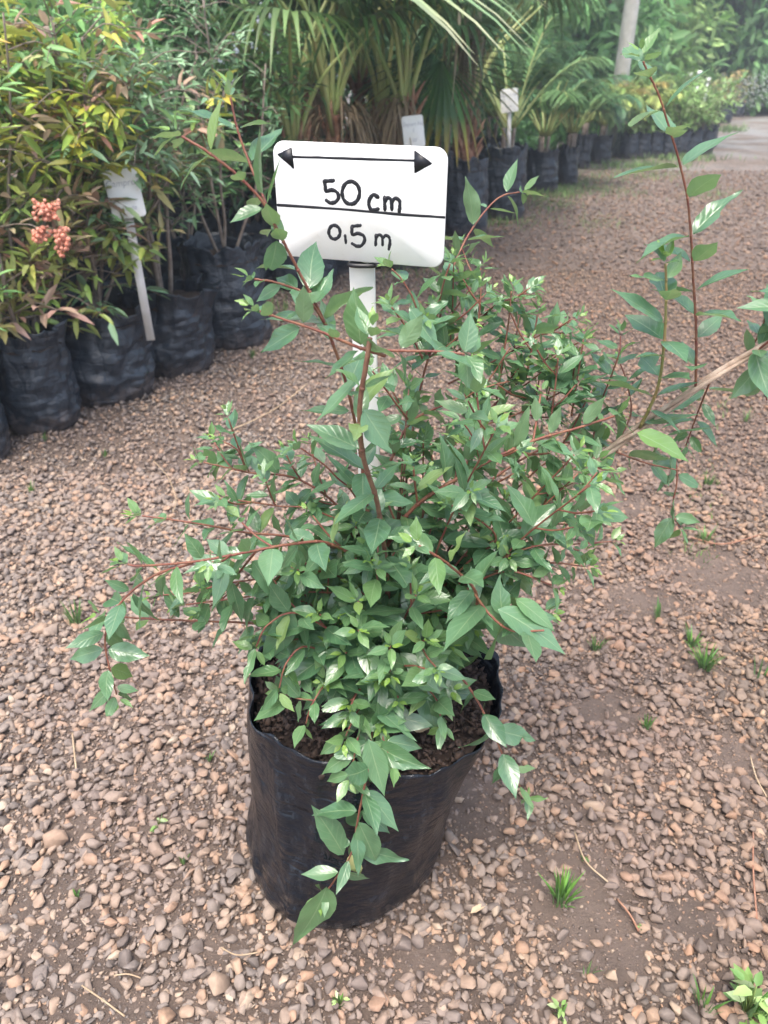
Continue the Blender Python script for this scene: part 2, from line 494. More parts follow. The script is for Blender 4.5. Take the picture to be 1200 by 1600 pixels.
def soil_disc(cx, cy, z, r, seed, rz=.006, n=28, squash=1.0):
    V = [(cx, cy, z + .01)]; F = []
    for i in range(1, 10):
        for k in range(n * 2):
            th = math.pi * k / n; rr = r * i / 9
            x, y = cx + rr * math.cos(th), cy + rr * math.sin(th) * squash
            V.append((x, y, z + .012 * (1 - (i / 9) ** 2) + rz * (noise.noise((x * 30, y * 30, seed)) + .5 * noise.noise((x * 90, y * 90, seed)))))
    m = n * 2
    for k in range(m): F.append((0, 1 + k, 1 + (k + 1) % m))
    for i in range(8):
        for k in range(m):
            a = 1 + i * m + k; b = 1 + i * m + (k + 1) % m
            F += [(a, a + m, b + m), (a, b + m, b)]
    return np.array(V), np.array(F)

# ================================================================== the main potted shrub
plant = tag(empty('potted_shrub', (-.04, .77, 0)), 'green leafy shrub with red stems in a smooth black growing bag, large in the foreground', 'potted shrub')
OFF = np.array([-.04, .77, 0])
def local(a): return np.asarray(a, float) - OFF

def rim_main(th):
    # higher on the left/back-left, dipping front-left
    return (.012 * math.cos(th - math.pi) + .022 * math.cos(th - R(215)) * 0 + .006 * math.sin(3 * th + 1) - .006 * math.cos(th - R(250)) +
            .014 * math.exp(-((th - R(178)) / .35) ** 2) + .004 * noise.noise((math.cos(th) * 4, math.sin(th) * 4, 1.)) + .002 * math.sin(th * 23 + 2 * math.sin(th * 5)))
V, F = bag_shell([(0, .128), (.008, .142), (.03, .150), (.10, .150), (.2, .157), (.30, .166), (.335, .170)], -.068, .762, seed=2.3, nth=180, wr=.0024, rim=rim_main, lean=(.18, .05), wz=.5, fold=.010, dent=.011)
mesh_from('grow_bag', local(V), F, M['bag'], plant)
sb = MB()
V, F = soil_disc(-.068 + .18 * .30, .775, .300, .160, 3, .008)
sb.add(V, F)
soil = mesh_from('soil', local(V), F, M['soil'], plant)
TC_ = chip_templates(8, 77, 8)
cm = MB(); n = 3600
rr = .162 * np.sqrt(rng.random(n)); th = rng.uniform(0, 6.283, n)
B = np.stack([-.016 + rr * np.cos(th), .775 + rr * np.sin(th), .312 + .010 * (1 - (rr / .162) ** 2) + rng.uniform(-.003, .004, n)], 1)
s = .002 + .008 * rng.random(n) ** 2.4
ax = norm(rng.normal(size=(n, 3))); ay = norm(np.cross(ax, rng.normal(size=(n, 3)))); az = np.cross(ax, ay)
for k in range(8):
    i = np.arange(n) % 8 == k
    V, F = place(TC_[k][0], TC_[k][1], B[i], ax[i] * s[i, None], ay[i] * s[i, None] * .9, az[i] * s[i, None] * .9); cm.add(V, F)
for q in range(26):   # litter straws on the soil
    a = rng.uniform(0, 6.283); r0 = .13 * math.sqrt(rng.random()); p = np.array([-.016 + r0 * math.cos(a), .775 + r0 * math.sin(a), .321])
    d = norm(np.array([rng.normal(), rng.normal(), rng.normal() * .15])) * rng.uniform(.015, .05)
    V, F = tube([p - d, p + d * .1 + (0, 0, .004), p + d], .0009, 4); cm.add(V, F)
o = cm.build('soil_chunks', M['chunk'], soil, smooth=False); o.data.transform(__import__('mathutils').Matrix.Translation(-Vector(OFF)))

# ---- the detailed leaf
NU, NV = 13, 5
_u = np.linspace(0, 1, NU); _v = np.linspace(-1, 1, NV)
UU, VV = np.meshgrid(_u, _v, indexing='ij')
LFACES = []
for i in range(NU - 1):
    for j in range(NV - 1):
        a = i * NV + j
        LFACES += [(a, a + NV, a + NV + 1), (a, a + NV + 1, a + 1)]
LFACES = np.array(LFACES)
def leafprof(u):
    return np.clip((np.sin(math.pi * np.clip(u, 0, 1) ** .80) ** .82) * (1 - .62 * np.clip((u - .55) / .45, 0, 1) ** 1.3) + .02 * (1 - u), .004, None) * 1.03
class LeafBatch:
    def __init__(s): s.b = []; s.d = []; s.n = []; s.L = []; s.w = []; s.y = []
    def add(s, b, d, n, L, w, young): s.b.append(b); s.d.append(d); s.n.append(n); s.L.append(L); s.w.append(w); s.y.append(young)
    def build(s, parent, mat=None, name='leaves'):
        if not s.b: return
        n = len(s.b); b = np.array(s.b); d = norm(np.array(s.d)); up = np.array(s.n)
        y = norm(np.cross(up, d)); z = np.cross(d, y)
        L = np.array(s.L)[:, None, None]; w = np.array(s.w)[:, None, None]
        u = np.broadcast_to(UU, (n, NU, NV)); v = np.broadcast_to(VV, (n, NU, NV))
        prof = leafprof(u) * w * .5
        # serrate edge, insect bites
        edge = np.abs(v) > .9
        ser = 1 + np.where(edge, rng.uniform(-.05, .05, (n, NU, NV)), 0)
        bite = np.ones((n, NU, NV))
        for i in np.nonzero(rng.random(n) < .17)[0]:
            side = rng.choice([-1, 1]); c = rng.uniform(.35, .9); wd = rng.uniform(.06, .2)
            m = np.exp(-((UU - c) / wd) ** 2) * (VV * side > 0)
            bite[i] *= 1 - m * rng.uniform(.4, .9) * (1 + .25 * np.sin(UU * 47 + i))
        cut = np.ones(n)
        for i in np.nonzero(rng.random(n) < .07)[0]: cut[i] = rng.uniform(.6, .85)
        X = u * np.where(edge, 1, 1) * cut[:, None, None]
        prof = leafprof(X) * w * .5
        jag = rng.uniform(-.06, .06, (n, NU, NV)) * (cut < 1)[:, None, None] * (u > .95)
        Y = prof * v * ser * np.clip(bite, .05, 1.1)
        fold = rng.uniform(.05, .42, n)[:, None, None]; curl = rng.uniform(-.1, .42, n)[:, None, None]
        wave = rng.uniform(0, .025, n)[:, None, None]; ph = rng.uniform(0, 6.28, n)[:, None, None]; tw = rng.normal(0, .35, n)[:, None, None]
        side = rng.normal(0, .10, n)[:, None, None]
        Z = np.abs(Y) * fold - curl * X ** 2 * .55 + wave * np.sin(X * 14 + ph + v) * np.abs(v) + Y * tw * X
        Y = Y + side * X ** 2
        X = X + jag
        P = b[:, None, None, :] + (X * L)[..., None] * d[:, None, None, :] + (Y * L)[..., None] * y[:, None, None, :] + (Z * L)[..., None] * z[:, None, None, :]
        Fc = LFACES[None] + (np.arange(n) * NU * NV)[:, None, None]
        uv = np.stack([u, v * .5 + .5], -1).reshape(-1, 2)
        yy = np.repeat(np.array(s.y), NU * NV)
        return mesh_from(name, local(P.reshape(-1, 3)), Fc.reshape(-1, 3), mat or M['leaf'], parent, True, {'young': yy}, uv)

UP = np.array([0, 0, 1.])
SKYDIR = norm(np.array([.05, -.15, 1.]))
def perp(t, a):
    t = norm(t); x = norm(np.cross(t, UP if abs(t[2]) < .9 else np.array([1., 0, 0]))); y = np.cross(t, x)
    return x * math.cos(a) + y * math.sin(a)
def leaf_pair(lb, p, t, phase, L, w=.44, young=0., open_=1.0, skip=.06):
    for s in (0, math.pi):
        if rng.random() < skip: continue
        q = perp(t, phase + s + rng.normal(0, .18))
        d = norm(q * open_ + norm(t) * rng.uniform(.25, .7) + UP * rng.uniform(-.25, .2))
        nrm = norm(SKYDIR * .9 + norm(t) * .5 + rng.normal(0, .28, 3))
        nrm = nrm - d * nrm.dot(d)
        if np.linalg.norm(nrm) < .15: nrm = norm(t) - d * norm(t).dot(d)
        l = L * rng.uniform(.62, 1.2)
        pet = p + d * .003
        lb.add(pet, d, nrm, l, w * rng.uniform(.85, 1.15), min(1, max(0, young + rng.normal(0, .05))))
def tip_cluster(lb, p, t, L):
    for k, (sz, op, yg) in enumerate(((.85, .8, .12), (.6, .55, .35), (.38, .3, .8))):
        leaf_pair(lb, p + norm(t) * .004 * k, t, k * math.pi / 2 + .3, L * sz, .40, yg, op, 0)

def branch(pts, r0=.0028, r1=.0011, L=.038, sp=.030, m='redstem', start=.0, side=0.0, name='branch', tip=True, w=.40, world=False, label=None, sideL=.05):
    W = [np.array(unproj(p[0], p[1], Y=p[2])) for p in pts] if not world else [np.array(p) for p in pts]
    L = L * 1.17; r0 *= .8; r1 *= .85; sp = sp * .76
    P = catmull(W, 10)
    seg = np.linalg.norm(np.diff(P, axis=0), axis=1); S = np.concatenate([[0], np.cumsum(seg)]); tot = S[-1]
    # slight zigzag between nodes
    P = P + rng.normal(0, .00012, P.shape)
    r = r0 + (r1 - r0) * (S / tot) ** .8
    mb = MB(); V, F = tube(P, r, 7); mb.add(V, F)
    lb = LeafBatch()
    s = start * tot + rng.uniform(0, sp); k = rng.integers(0, 2)
    T = np.gradient(P, axis=0)
    def at(s):
        p = np.array([np.interp(s, S, P[:, c]) for c in range(3)]); t = np.array([np.interp(s, S, T[:, c]) for c in range(3)])
        return p, norm(t)
    while s < tot - sp * .35:
        p, t = at(s); f = s / tot
        rr = np.interp(s, S, r)
        # node swelling
        V, F = tube([p - t * rr * 1.4, p, p + t * rr * 1.4], [rr * .9, rr * 1.3, rr * .9], 6); mb.add(V, F)
        size = L * (1 - .35 * max(0, (f - .7) / .3))
        leaf_pair(lb, p, t, k * math.pi / 2 + rng.normal(0, .25), size, w, .0 if f < .8 else (f - .8) * 1.2)
        if rng.random() < side:
            q = perp(t, k * math.pi / 2 + rng.choice([0, math.pi]))
            d = norm(q + t * .7 + UP * .35); ln = sideL * rng.uniform(.5, 1.3); st = ln / 2.3
            Q = np.array([p, p + d * ln * .5, p + d * ln + UP * ln * .15]); V, F = tube(catmull(Q, 4), [r1 * 1.1] * 8 + [r1 * .7], 5); mb.add(V, F)
            for j in range(1, 3):
                leaf_pair(lb, p + d * st * j, d, j * math.pi / 2, L * rng.uniform(.55, .9), w, .03)
            tip_cluster(lb, Q[-1], d, L * .55)
        s += sp * rng.uniform(.8, 1.25); k += 1
    if tip: tip_cluster(lb, P[-1], norm(P[-1] - P[-4]), L * .7)
    # OFF shift
    o = mesh_from(name, local(np.concatenate(mb.V)), np.concatenate(mb.F), M[m], plant)
    if label: o['label'] = label
    lb.build(o)
    return o, P

ROOT = (604, 1085, .775)
# --- upper left arching branch and its forks
branch([ROOT, (592, 960, .77), (578, 830, .745), (560, 690, .72), (538, 590, .70), (505, 500, .69), (462, 415, .68), (436, 365, .675), (412, 318, .67), (372, 275, .665), (325, 238, .66), (284, 213, .66)], .0036, .0013, .046, .034, start=.30, side=.0)
branch([(432, 362, .68), (408, 300, .69), (388, 250, .70), (372, 205, .705), (360, 152, .71)], .0017, .0011, .044, .036)
branch([(512, 512, .69), (478, 462, .68), (452, 448, .675), (425, 440, .67), (398, 436, .67)], .0017, .0011, .030, .024)
branch([(602, 556, .64), (560, 543, .635), (500, 518, .63), (440, 498, .625), (405, 486, .62)], .0021, .0011, .036, .034)
branch([(568, 545, .62), (620, 548, .625), (680, 549, .63), (726, 553, .63)], .0019, .0011, .040, .036)
# --- thick brown front shoot
branch([ROOT, (606, 930, .72), (592, 800, .66), (568, 715, .625), (562, 640, .61), (572, 570, .6), (578, 528, .6)], .0042, .0026, .046, .046, m='brownstem', start=.35, label='thick upright brown stem at the front of the shrub')
# --- upright behind the sign
branch([ROOT, (622, 900, .82), (634, 760, .85), (650, 640, .87), (676, 530, .88), (690, 455, .885), (703, 412, .89)], .0036, .0013, .040, .032, start=.35, side=.15)
branch([(682, 520, .88), (700, 440, .92), (722, 385, .96), (750, 340, 1.0), (781, 308, 1.03), (812, 300, 1.04)], .0019, .0011, .044, .040)
branch([(668, 560, .86), (650, 480, .85), (630, 440, .85), (612, 420, .85)], .0018, .001, .036, .026)
branch([(668, 560, .87), (700, 500, .90), (735, 450, .93), (752, 420, .95)], .0018, .001, .038, .026, side=.2)
branch([(610, 720, .80), (642, 660, .83), (700, 630, .85), (760, 605, .86), (795, 596, .87)], .0024, .0012, .036, .026, side=.25)
branch([(600, 860, .76), (650, 790, .75), (752, 727, .76), (830, 690, .78), (905, 668, .80), (960, 650, .82)], .0034, .0015, .042, .027, start=.1, side=.28)
branch([(752, 727, .76), (742, 690, .76), (722, 657, .755)], .0018, .001, .036, .020)
branch([(637, 655, .80), (604, 610, .78), (582, 580, .77)], .0018, .001, .032, .022)
branch([(640, 780, .82), (700, 705, .86), (765, 640, .89), (815, 592, .91), (855, 560, .92), (905, 535, .93)], .0026, .0012, .040, .026, side=.28)
for q in ([(690, 560, .90), (740, 500, .92), (790, 470, .94), (830, 455, .95)], [(700, 600, .90), (780, 560, .92), (850, 520, .94), (900, 500, .95)], [(660, 560, .84), (640, 520, .83), (612, 480, .82)], [(700, 680, .86), (800, 650, .88), (880, 610, .90), (930, 575, .91)], [(776, 625, .89), (786, 560, .90), (795, 500, .91), (799, 455, .92)], [(822, 590, .90), (832, 540, .91), (840, 492, .92)], [(893, 650, .87), (904, 580, .88), (912, 530, .89)],
          [(745, 640, .87), (740, 560, .88), (748, 500, .89), (752, 450, .90)], [(860, 660, .85), (868, 600, .86), (872, 560, .86)]):
    branch(q, .0017, .0011, .037, .022, side=.25)
branch([(630, 860, .80), (740, 770, .84), (850, 700, .88), (935, 690, .90)], .0028, .0013, .040, .024, side=.28)
# --- old twisted stem to the right with its shoots
def old_stem():
    W = [np.array(unproj(*p[:2], Y=p[2])) for p in [(618, 1085, .79), (660, 1010, .82), (720, 915, .85), (800, 835, .86), (890, 757, .86), (950, 706, .86), (1010, 662, .855), (1100, 600, .85), (1190, 543, .845), (1262, 500, .84)]]
    P = catmull(W, 9); mb = MB(); T = norm(np.gradient(P, axis=0))
    for j, (rad, off) in enumerate(((.0042, .003), (.0034, .0036), (.0026, .0042))):
        Q = []
        for i, p in enumerate(P):
            a = i * .16 + j * 2.09; x = perp(T[i], a); Q.append(p + x * off * (.7 + .5 * math.sin(i * .13 + j)))
        V, F = tube(Q, rad * (1.1 - .35 * np.linspace(0, 1, len(Q))), 8); mb.add(V, F)
    o = mesh_from('old_stem', local(np.concatenate(mb.V)), np.concatenate(mb.F), M['bark'], plant)
    o['label'] = 'pale woody stem of twisted strands reaching out to the right'
old_stem()
branch([(1087, 606, .85), (1088, 520, .85), (1083, 430, .85), (1076, 325, .85), (1062, 255, .85), (1046, 200, .85), (1030, 150, .85), (1012, 112, .85), (1005, 96, .85)], .0021, .0012, .054, .045, m='redstem', w=.38)
branch([(1000, 668, .85), (1028, 605, .835), (1038, 530, .83), (1041, 455, .83), (1040, 412, .83)], .0026, .0016, .052, .030, m='greenstem', w=.44)
branch([(1150, 566, .86), (1172, 545, .86), (1190, 515, .86), (1196, 490, .86)], .0018, .0011, .044, .026)
branch([(1180, 550, .845), (1215, 520, .83), (1245, 470, .83), (1250, 430, .83)], .0018, .0011, .046, .03)
branch([(1190, 545, .85), (1192, 585, .86), (1198, 625, .86)], .0017, .0011, .050, .03, tip=False)
branch([(1020, 672, .87), (1050, 705, .87), (1058, 745, .86), (1050, 800, .86), (1062, 822, .86)], .0016, .001, .042, .036)
branch([(1110, 595, .87), (1090, 645, .89), (1072, 695, .90)], .0016, .001, .038, .034)
branch([(955, 705, .87), (985, 650, .90), (980, 600, .91), (968, 565, .92)], .0016, .001, .042, .028)
branch([(960, 705, .86), (1005, 722, .85), (1060, 735, .84)], .0016, .001, .050, .036, tip=False)
branch([(900, 750, .87), (925, 690, .89), (935, 640, .90), (965, 560, .88), (970, 525, .89)], .0016, .001, .040, .026)
# --- left tiers
branch([ROOT, (590, 960, .74), (560, 880, .71), (510, 848, .68), (450, 851, .66), (380, 864, .64), (300, 878, .62), (222, 884, .6), (200, 882, .6)], .0034, .0013, .040, .033, start=.25, side=.15)
branch([(570, 880, .73), (520, 855, .73), (450, 838, .725), (385, 832, .72), (320, 820, .71), (262, 811, .705), (222, 806, .70)], .0022, .0011, .038, .034, start=.15)
branch([(585, 1010, .74), (520, 985, .71), (450, 978, .69), (380, 973, .67), (300, 970, .655), (220, 966, .645), (165, 962, .64)], .0024, .0011, .044, .036, start=.15)
branch([(300, 880, .62), (240, 900, .62), (190, 940, .61), (165, 990, .60), (170, 1040, .59), (182, 1085, .58)], .0018, .001, .036, .024)
branch([(585, 900, .76), (560, 830, .76), (510, 775, .76), (455, 745, .76), (400, 740, .755), (352, 730, .75), (318, 722, .75)], .0024, .0011, .036, .024, start=.2, side=.25)
branch([(470, 750, .76), (456, 728, .76), (448, 712, .76)], .0014, .001, .028, .014)
branch([(385, 738, .755), (372, 705, .76), (350, 690, .76)], .0014, .001, .028, .016)
branch([(400, 862, .645), (360, 905, .66), (300, 925, .66), (250, 930, .66)], .0016, .001, .038, .026)
branch([(600, 935, .74), (570, 895, .73), (545, 872, .72)], .0018, .001, .036, .020)
branch([(590, 960, .74), (535, 930, .71), (490, 925, .69), (465, 926, .68)], .0019, .001, .040, .022, side=.2)
branch([(585, 1030, .74), (520, 1010, .71), (470, 985, .69), (425, 978, .675)], .0022, .0011, .042, .022, side=.3)
branch([(595, 1050, .74), (548, 1040, .71), (510, 1025, .69), (490, 1020, .68)], .0018, .001, .040, .02)
branch([(560, 900, .72), (500, 880, .70), (450, 890, .69), (420, 920, .69)], .0018, .001, .042, .024)
# --- right and lower right
branch([ROOT, (660, 1020, .74), (728, 985, .69), (745, 930, .66), (702, 883, .635), (655, 853, .615)], .0034, .0015, .046, .034, start=.3)
branch([(740, 925, .66), (765, 960, .63), (800, 985, .62), (850, 985, .61)], .002, .0013, .066, .036, tip=False)
branch([(640, 1030, .75), (720, 930, .72), (790, 893, .70), (862, 914, .69)], .0024, .0013, .046, .034, start=.2)
branch([(640, 990, .78), (720, 900, .78), (815, 838, .77), (846, 795, .765), (858, 768, .765)], .0024, .0012, .046, .028, start=.15)
branch([(650, 960, .79), (740, 890, .80), (830, 855, .80), (900, 850, .80), (955, 846, .80)], .0022, .001, .040, .034, start=.1)
branch([(650, 960, .76), (730, 880, .74), (775, 842, .725), (738, 805, .715), (706, 790, .71)], .0022, .0012, .038, .026)
branch([(610, 1060, .76), (620, 1005, .73), (632, 965, .70)], .0036, .0032, .03, .05, m='brownstem', tip=False, start=.9)
branch([(634, 966, .70), (600, 956, .69), (552, 954, .68)], .0017, .0011, .038, .022)
branch([(636, 962, .70), (680, 955, .685), (715, 950, .68)], .0017, .0011, .040, .022)
branch([(620, 1060, .75), (665, 1040, .71), (705, 1045, .685), (738, 1082, .67), (766, 1135, .66), (795, 1200, .655), (822, 1243, .655)], .0022, .0012, .042, .040, start=.25)
# --- drooping in front of the bag
branch([ROOT, (588, 1110, .70), (580, 1150, .63), (574, 1205, .585), (560, 1275, .575), (548, 1335, .575), (522, 1376, .575), (508, 1396, .57)], .0024, .0012, .054, .038, start=.35)
branch([ROOT, (600, 1050, .68), (640, 1040, .64), (680, 1050, .62)], .002, .0012, .056, .036, tip=False)
branch([ROOT, (585, 1060, .70), (560, 1080, .66), (545, 1110, .64)], .002, .0012, .040, .022)
for q in ([(650, 960, .78), (760, 860, .79), (860, 810, .80), (925, 800, .80)], [(660, 960, .76), (760, 900, .75), (850, 880, .745), (915, 885, .74)], [(700, 900, .76), (800, 800, .79), (880, 740, .81), (930, 720, .82)],
          [(660, 980, .74), (740, 960, .70), (800, 950, .69), (850, 955, .68)], [(700, 860, .8), (800, 770, .82), (860, 720, .83), (900, 735, .83)], [(700, 930, .74), (790, 870, .72), (860, 850, .71), (905, 860, .71)]):
    branch([ROOT] + q, .0022, .0011, .042, .027, start=.3, side=.2)
for q in ([(560, 930, .73), (480, 890, .70), (400, 905, .68), (330, 915, .67)], [(560, 860, .75), (500, 800, .74), (430, 790, .735), (360, 780, .73)], [(540, 980, .71), (440, 930, .68), (370, 935, .665), (290, 945, .655)], [(570, 820, .76), (520, 740, .75), (470, 700, .745)]):
    branch([ROOT] + q, .0020, .0011, .040, .028, start=.45, side=.2)
# --- short shoots spilling over the rim
for tx_, ty_, tY in ((452, 1000, .69), (470, 1055, .68), (512, 1062, .665), (548, 1095, .65), (598, 1125, .635), (650, 1050, .66), (700, 1075, .67), (622, 1090, .645), (430, 960, .69), (500, 960, .66), (560, 985, .64), (610, 1010, .63), (665, 1000, .64), (540, 1020, .66), (590, 1060, .64), (700, 1010, .66), (480, 900, .70), (650, 930, .64), (560, 940, .66)):
    branch([ROOT, ((ROOT[0] + tx_) / 2, min(1060, (ROOT[1] + ty_) / 2 - 25), (.775 + tY) / 2), (tx_, ty_, tY)], .0022, .0011, .048, .027, start=.4, side=.1)
# --- inner shoots that fill the body
def in_poly(x, y, P):
    c = False; j = len(P) - 1
    for i in range(len(P)):
        if (P[i][1] > y) != (P[j][1] > y) and x < (P[j][0] - P[i][0]) * (y - P[i][1]) / (P[j][1] - P[i][1]) + P[i][0]: c = not c
        j = i
    return c
BODY = [(585, 640), (700, 560), (800, 600), (900, 650), (930, 760), (900, 880), (800, 930), (740, 990), (660, 1030), (560, 1040), (470, 1000), (440, 900), (500, 800), (560, 760)]
cnt = 0
while cnt < 20:
    x, y = rng.uniform(430, 930), rng.uniform(560, 1040)
    if not in_poly(x, y, BODY): continue
    Y = .77 + rng.uniform(-.12, .10); k = rng.uniform(.35, .6)
    mx, my = ROOT[0] + (x - ROOT[0]) * k, ROOT[1] + (y - ROOT[1]) * (k + .08)
    branch([ROOT, (mx, my, .775 + (Y - .775) * k * .8), (x, y, Y)], .0024, .0011, .046, .032, start=.4, side=.2, m='redstem' if rng.random() < .6 else 'brownstem')
    cnt += 1
for q in ([(540, 1040, .71), (480, 1010, .665), (448, 1035, .645), (436, 1075, .635)], [(560, 1060, .71), (515, 1065, .66), (488, 1100, .635), (478, 1130, .63)],
          [(590, 1080, .70), (560, 1110, .65), (540, 1150, .62)], [(640, 1060, .70), (680, 1090, .655), (690, 1130, .645)], [(590, 1090, .69), (595, 1140, .63), (612, 1190, .60)], [(575, 1100, .68), (560, 1150, .62), (548, 1210, .595)], [(560, 1020, .70), (470, 960, .66), (420, 975, .645), (400, 1010, .64)]):
    branch([ROOT] + q, .0020, .0011, .048, .027, start=.45, side=.05)
# the largest leaves, one by one: base and tip
for px0, py0, Y0, px1, py1, Y1, wd, yg in ((568, 640, .612, 618, 716, .60, .62, 0), (556, 592, .62, 492, 672, .61, .30, .05), (778, 952, .63, 903, 1012, .60, .46, 0), (805, 935, .64, 880, 985, .615, .45, .15),
        (995, 676, .80, 1090, 722, .78, .5, .45), (785, 962, .64, 775, 890, .66, .55, 0), (510, 1385, .562, 478, 1485, .555, .42, .15), (575, 1155, .60, 605, 1250, .575, .42, .05),
        (572, 1235, .58, 628, 1305, .56, .42, 0), (560, 1285, .572, 597, 1360, .56, .42, .05), (537, 1335, .57, 486, 1245, .58, .34, 0), (625, 1020, .66, 702, 1085, .62, .34, .05),
        (583, 1100, .64, 652, 1170, .60, .38, 0), (452, 950, .66, 430, 1065, .64, .42, 0), (727, 555, .63, 737, 612, .62, .62, .05), (726, 550, .63, 742, 482, .64, .55, 0),
        (432, 376, .67, 424, 442, .67, .8, 0), (1180, 548, .84, 1198, 640, .80, .5, 0), (1235, 478, .83, 1145, 482, .83, .38, 0), (640, 480, .80, 690, 560, .78, .45, 0), (700, 470, .86, 640, 520, .84, .42, 0)):
    b0 = np.array(unproj(px0, py0, Y=Y0)); b1 = np.array(unproj(px1, py1, Y=Y1)); dd_ = b1 - b0
    lb = LeafBatch(); lb.add(b0, dd_, np.array([rng.normal(0, .25), -.45, .9]), float(np.linalg.norm(dd_)) * .92, wd * .86, yg); lb.build(plant, name='leaf')
# a yellowed, eaten leaf under the drooping shoot and dry leaves on the soil
dl = MB()
lb = LeafBatch(); lb.add(np.array(unproj(548, 1335, Y=.575)), np.array([.12, .02, -1.]), np.array([0, -1, .2]), .058, .3, 1.)
lb.build(plant, simple('pale_leaf', (.45, .52, .2), .5, (.52, .5, .22), 60), 'leaf').__setitem__('label', 'pale yellowed and half eaten leaf hanging before the bag')
lb = LeafBatch()
for px, py in ((640, 1135), (620, 1165), (470, 1060)): lb.add(np.array(unproj(px, py, z=.328)), norm(rng.normal(0, 1, 3) * (1, 1, .1)), np.array([.2, -.6, 1.]), .026, .5, 0.)
lb.build(plant, M['straw'], 'dry_leaves')

# ================================================================== the sign
def rounded_rect(w, h, r, n=8):
    P = []
    for cx, cz, a0 in ((w / 2 - r, h / 2 - r, 0), (-w / 2 + r, h / 2 - r, 90), (-w / 2 + r, -h / 2 + r, 180), (w / 2 - r, -h / 2 + r, 270)):
        for k in range(n + 1):
            a = R(a0 + 90 * k / n); P.append((cx + r * math.cos(a), cz + r * math.sin(a)))
    return P
def plate(w, h, r, th, bev=.0008):
    P = rounded_rect(w, h, r); n = len(P); V = []; F = []
    for s, y in ((1 - bev * 2 / w * 1.6, -th / 2), (1, -th / 2 + bev), (1, th / 2 - bev), (1 - bev * 2 / w * 1.6, th / 2)):
        V += [(x * s, y, z * s) for x, z in P]
    for i in range(3):
        for k in range(n):
            a, b = i * n + k, i * n + (k + 1) % n
            F += [(a, b, b + n), (a, b + n, a + n)]
    V += [(0, -th / 2, 0), (0, th / 2, 0)]
    for k in range(n):
        F.append((4 * n, (k + 1) % n, k)); F.append((4 * n + 1, 3 * n + k, 3 * n + (k + 1) % n))
    return np.array(V), np.array(F)
def box(c, s, bev=0):
    x, y, z = c; a, b, d = s[0] / 2, s[1] / 2, s[2] / 2
    V = [(x + i * a, y + j * b, z + k * d) for i in (-1, 1) for j in (-1, 1) for k in (-1, 1)]
    Q = [(0, 1, 3, 2), (4, 6, 7, 5), (0, 4, 5, 1), (2, 3, 7, 6), (0, 2, 6, 4), (1, 5, 7, 3)]
    F = []
    for q in Q: F += [(q[0], q[1], q[2]), (q[0], q[2], q[3])]
    return np.array(V), np.array(F)

SB = Vector((-.0273, .88, .9189)); SE = Euler((.0307, .0109, -.2912))
sign = tag(empty('sign', (-.025, .888, .28)), 'large white board lettered 50 cm, on a stake in the front bag', 'sign')
bw, bh = .1934, .1204
V, F = plate(bw, bh, .013, .003)
board = mesh_from('board', V, F, M['white'], sign, smooth=False)
board.location = SB - sign.location; board.rotation_euler = SE
# a few marks of soil and wear on the plastic
_t = M['white'].node_tree; _b = _t.nodes['Principled BSDF']; _src = _b.inputs['Base Color'].links[0].from_socket
_d = ramp(_t, noisef(_t, objco(_t), 38, 8, .75), [(.60, (0, 0, 0)), (.74, (1, 1, 1))])
_t.links.new(mixc(_t, math_(_t, 'MULTIPLY', _d, .45), _src, (.55, .47, .38)), _b.inputs['Base Color'])
# lettering traced in board space: photo pixel -> board plane
_TL, _TR, _BR, _BL = (428, 217), (697, 232), (697, 418), (436, 400)
def homog(src, dst):
    A = []; b = []
    for (x, y), (u, v) in zip(src, dst):
        A.append([x, y, 1, 0, 0, 0, -u * x, -u * y]); b.append(u)
        A.append([0, 0, 0, x, y, 1, -v * x, -v * y]); b.append(v)
    h = np.linalg.solve(np.array(A, float), np.array(b, float)); return np.append(h, 1).reshape(3, 3)
HM = homog((_TL, _TR, _BR, _BL), ((-bw / 2, bh / 2), (bw / 2, bh / 2), (bw / 2, -bh / 2), (-bw / 2, -bh / 2)))
def bp(cx, cy, crop=True):
    px, py = (400 + cx / 3, cy / 3) if crop else (cx, cy)
    q = HM @ np.array([px, py, 1.]); return np.array([q[0] / q[2], -.0016, q[1] / q[2]])
YA = np.array([0, 1., 0])
ink = MB()
def stroke(pts, r=.0022, closed=False):
    P = [bp(*p) for p in pts]
    Q = catmull(P, 5) if len(P) > 2 else np.array([P[0] + (P[1] - P[0]) * k / 14 for k in range(15)])
    Q = Q + rng.normal(0, .00009, Q.shape) * [1, 0, 1]
    V, F = tube(Q, r * (1 + .10 * np.sin(np.arange(len(Q)) * .7 + rng.uniform(0, 6)) + rng.normal(0, .05, len(Q))), 8, flat=(YA, .22)); ink.add(V, F)
    for e in (Q[0], Q[-1]):
        v, f = ico(1); ink.add(v * [r, r * .22, r] + e, f)
def ell(cx, cy, rx, ry, n=14, a0=-70): return [(cx + rx * math.cos(R(a0 + 380 * k / n)), cy + ry * math.sin(R(a0 + 380 * k / n))) for k in range(n + 1)]
stroke([(180, 727), (745, 752)], .0013)
for tri in (((113, 716), (174, 689), (184, 778)), ((818, 765), (744, 711), (747, 805))):
    P = [bp(*p) for p in tri]; c = sum(P) / 3
    V = [p + (0, .0004, 0) for p in P] + [p - (0, .0005, 0) for p in P]
    ink.add(V, [(0, 1, 2), (3, 5, 4), (0, 3, 1), (1, 3, 4), (1, 4, 2), (2, 4, 5), (2, 5, 0), (0, 5, 3)])
    stroke([tri[0], tri[1]], .0009); stroke([tri[1], tri[2]], .0009); stroke([tri[2], tri[0]], .0009)
stroke([(373, 838), (328, 842)], .0021); stroke([(328, 842), (334, 866), (337, 889), (362, 882), (388, 893), (396, 918), (382, 938), (358, 943), (338, 931)], .0021)
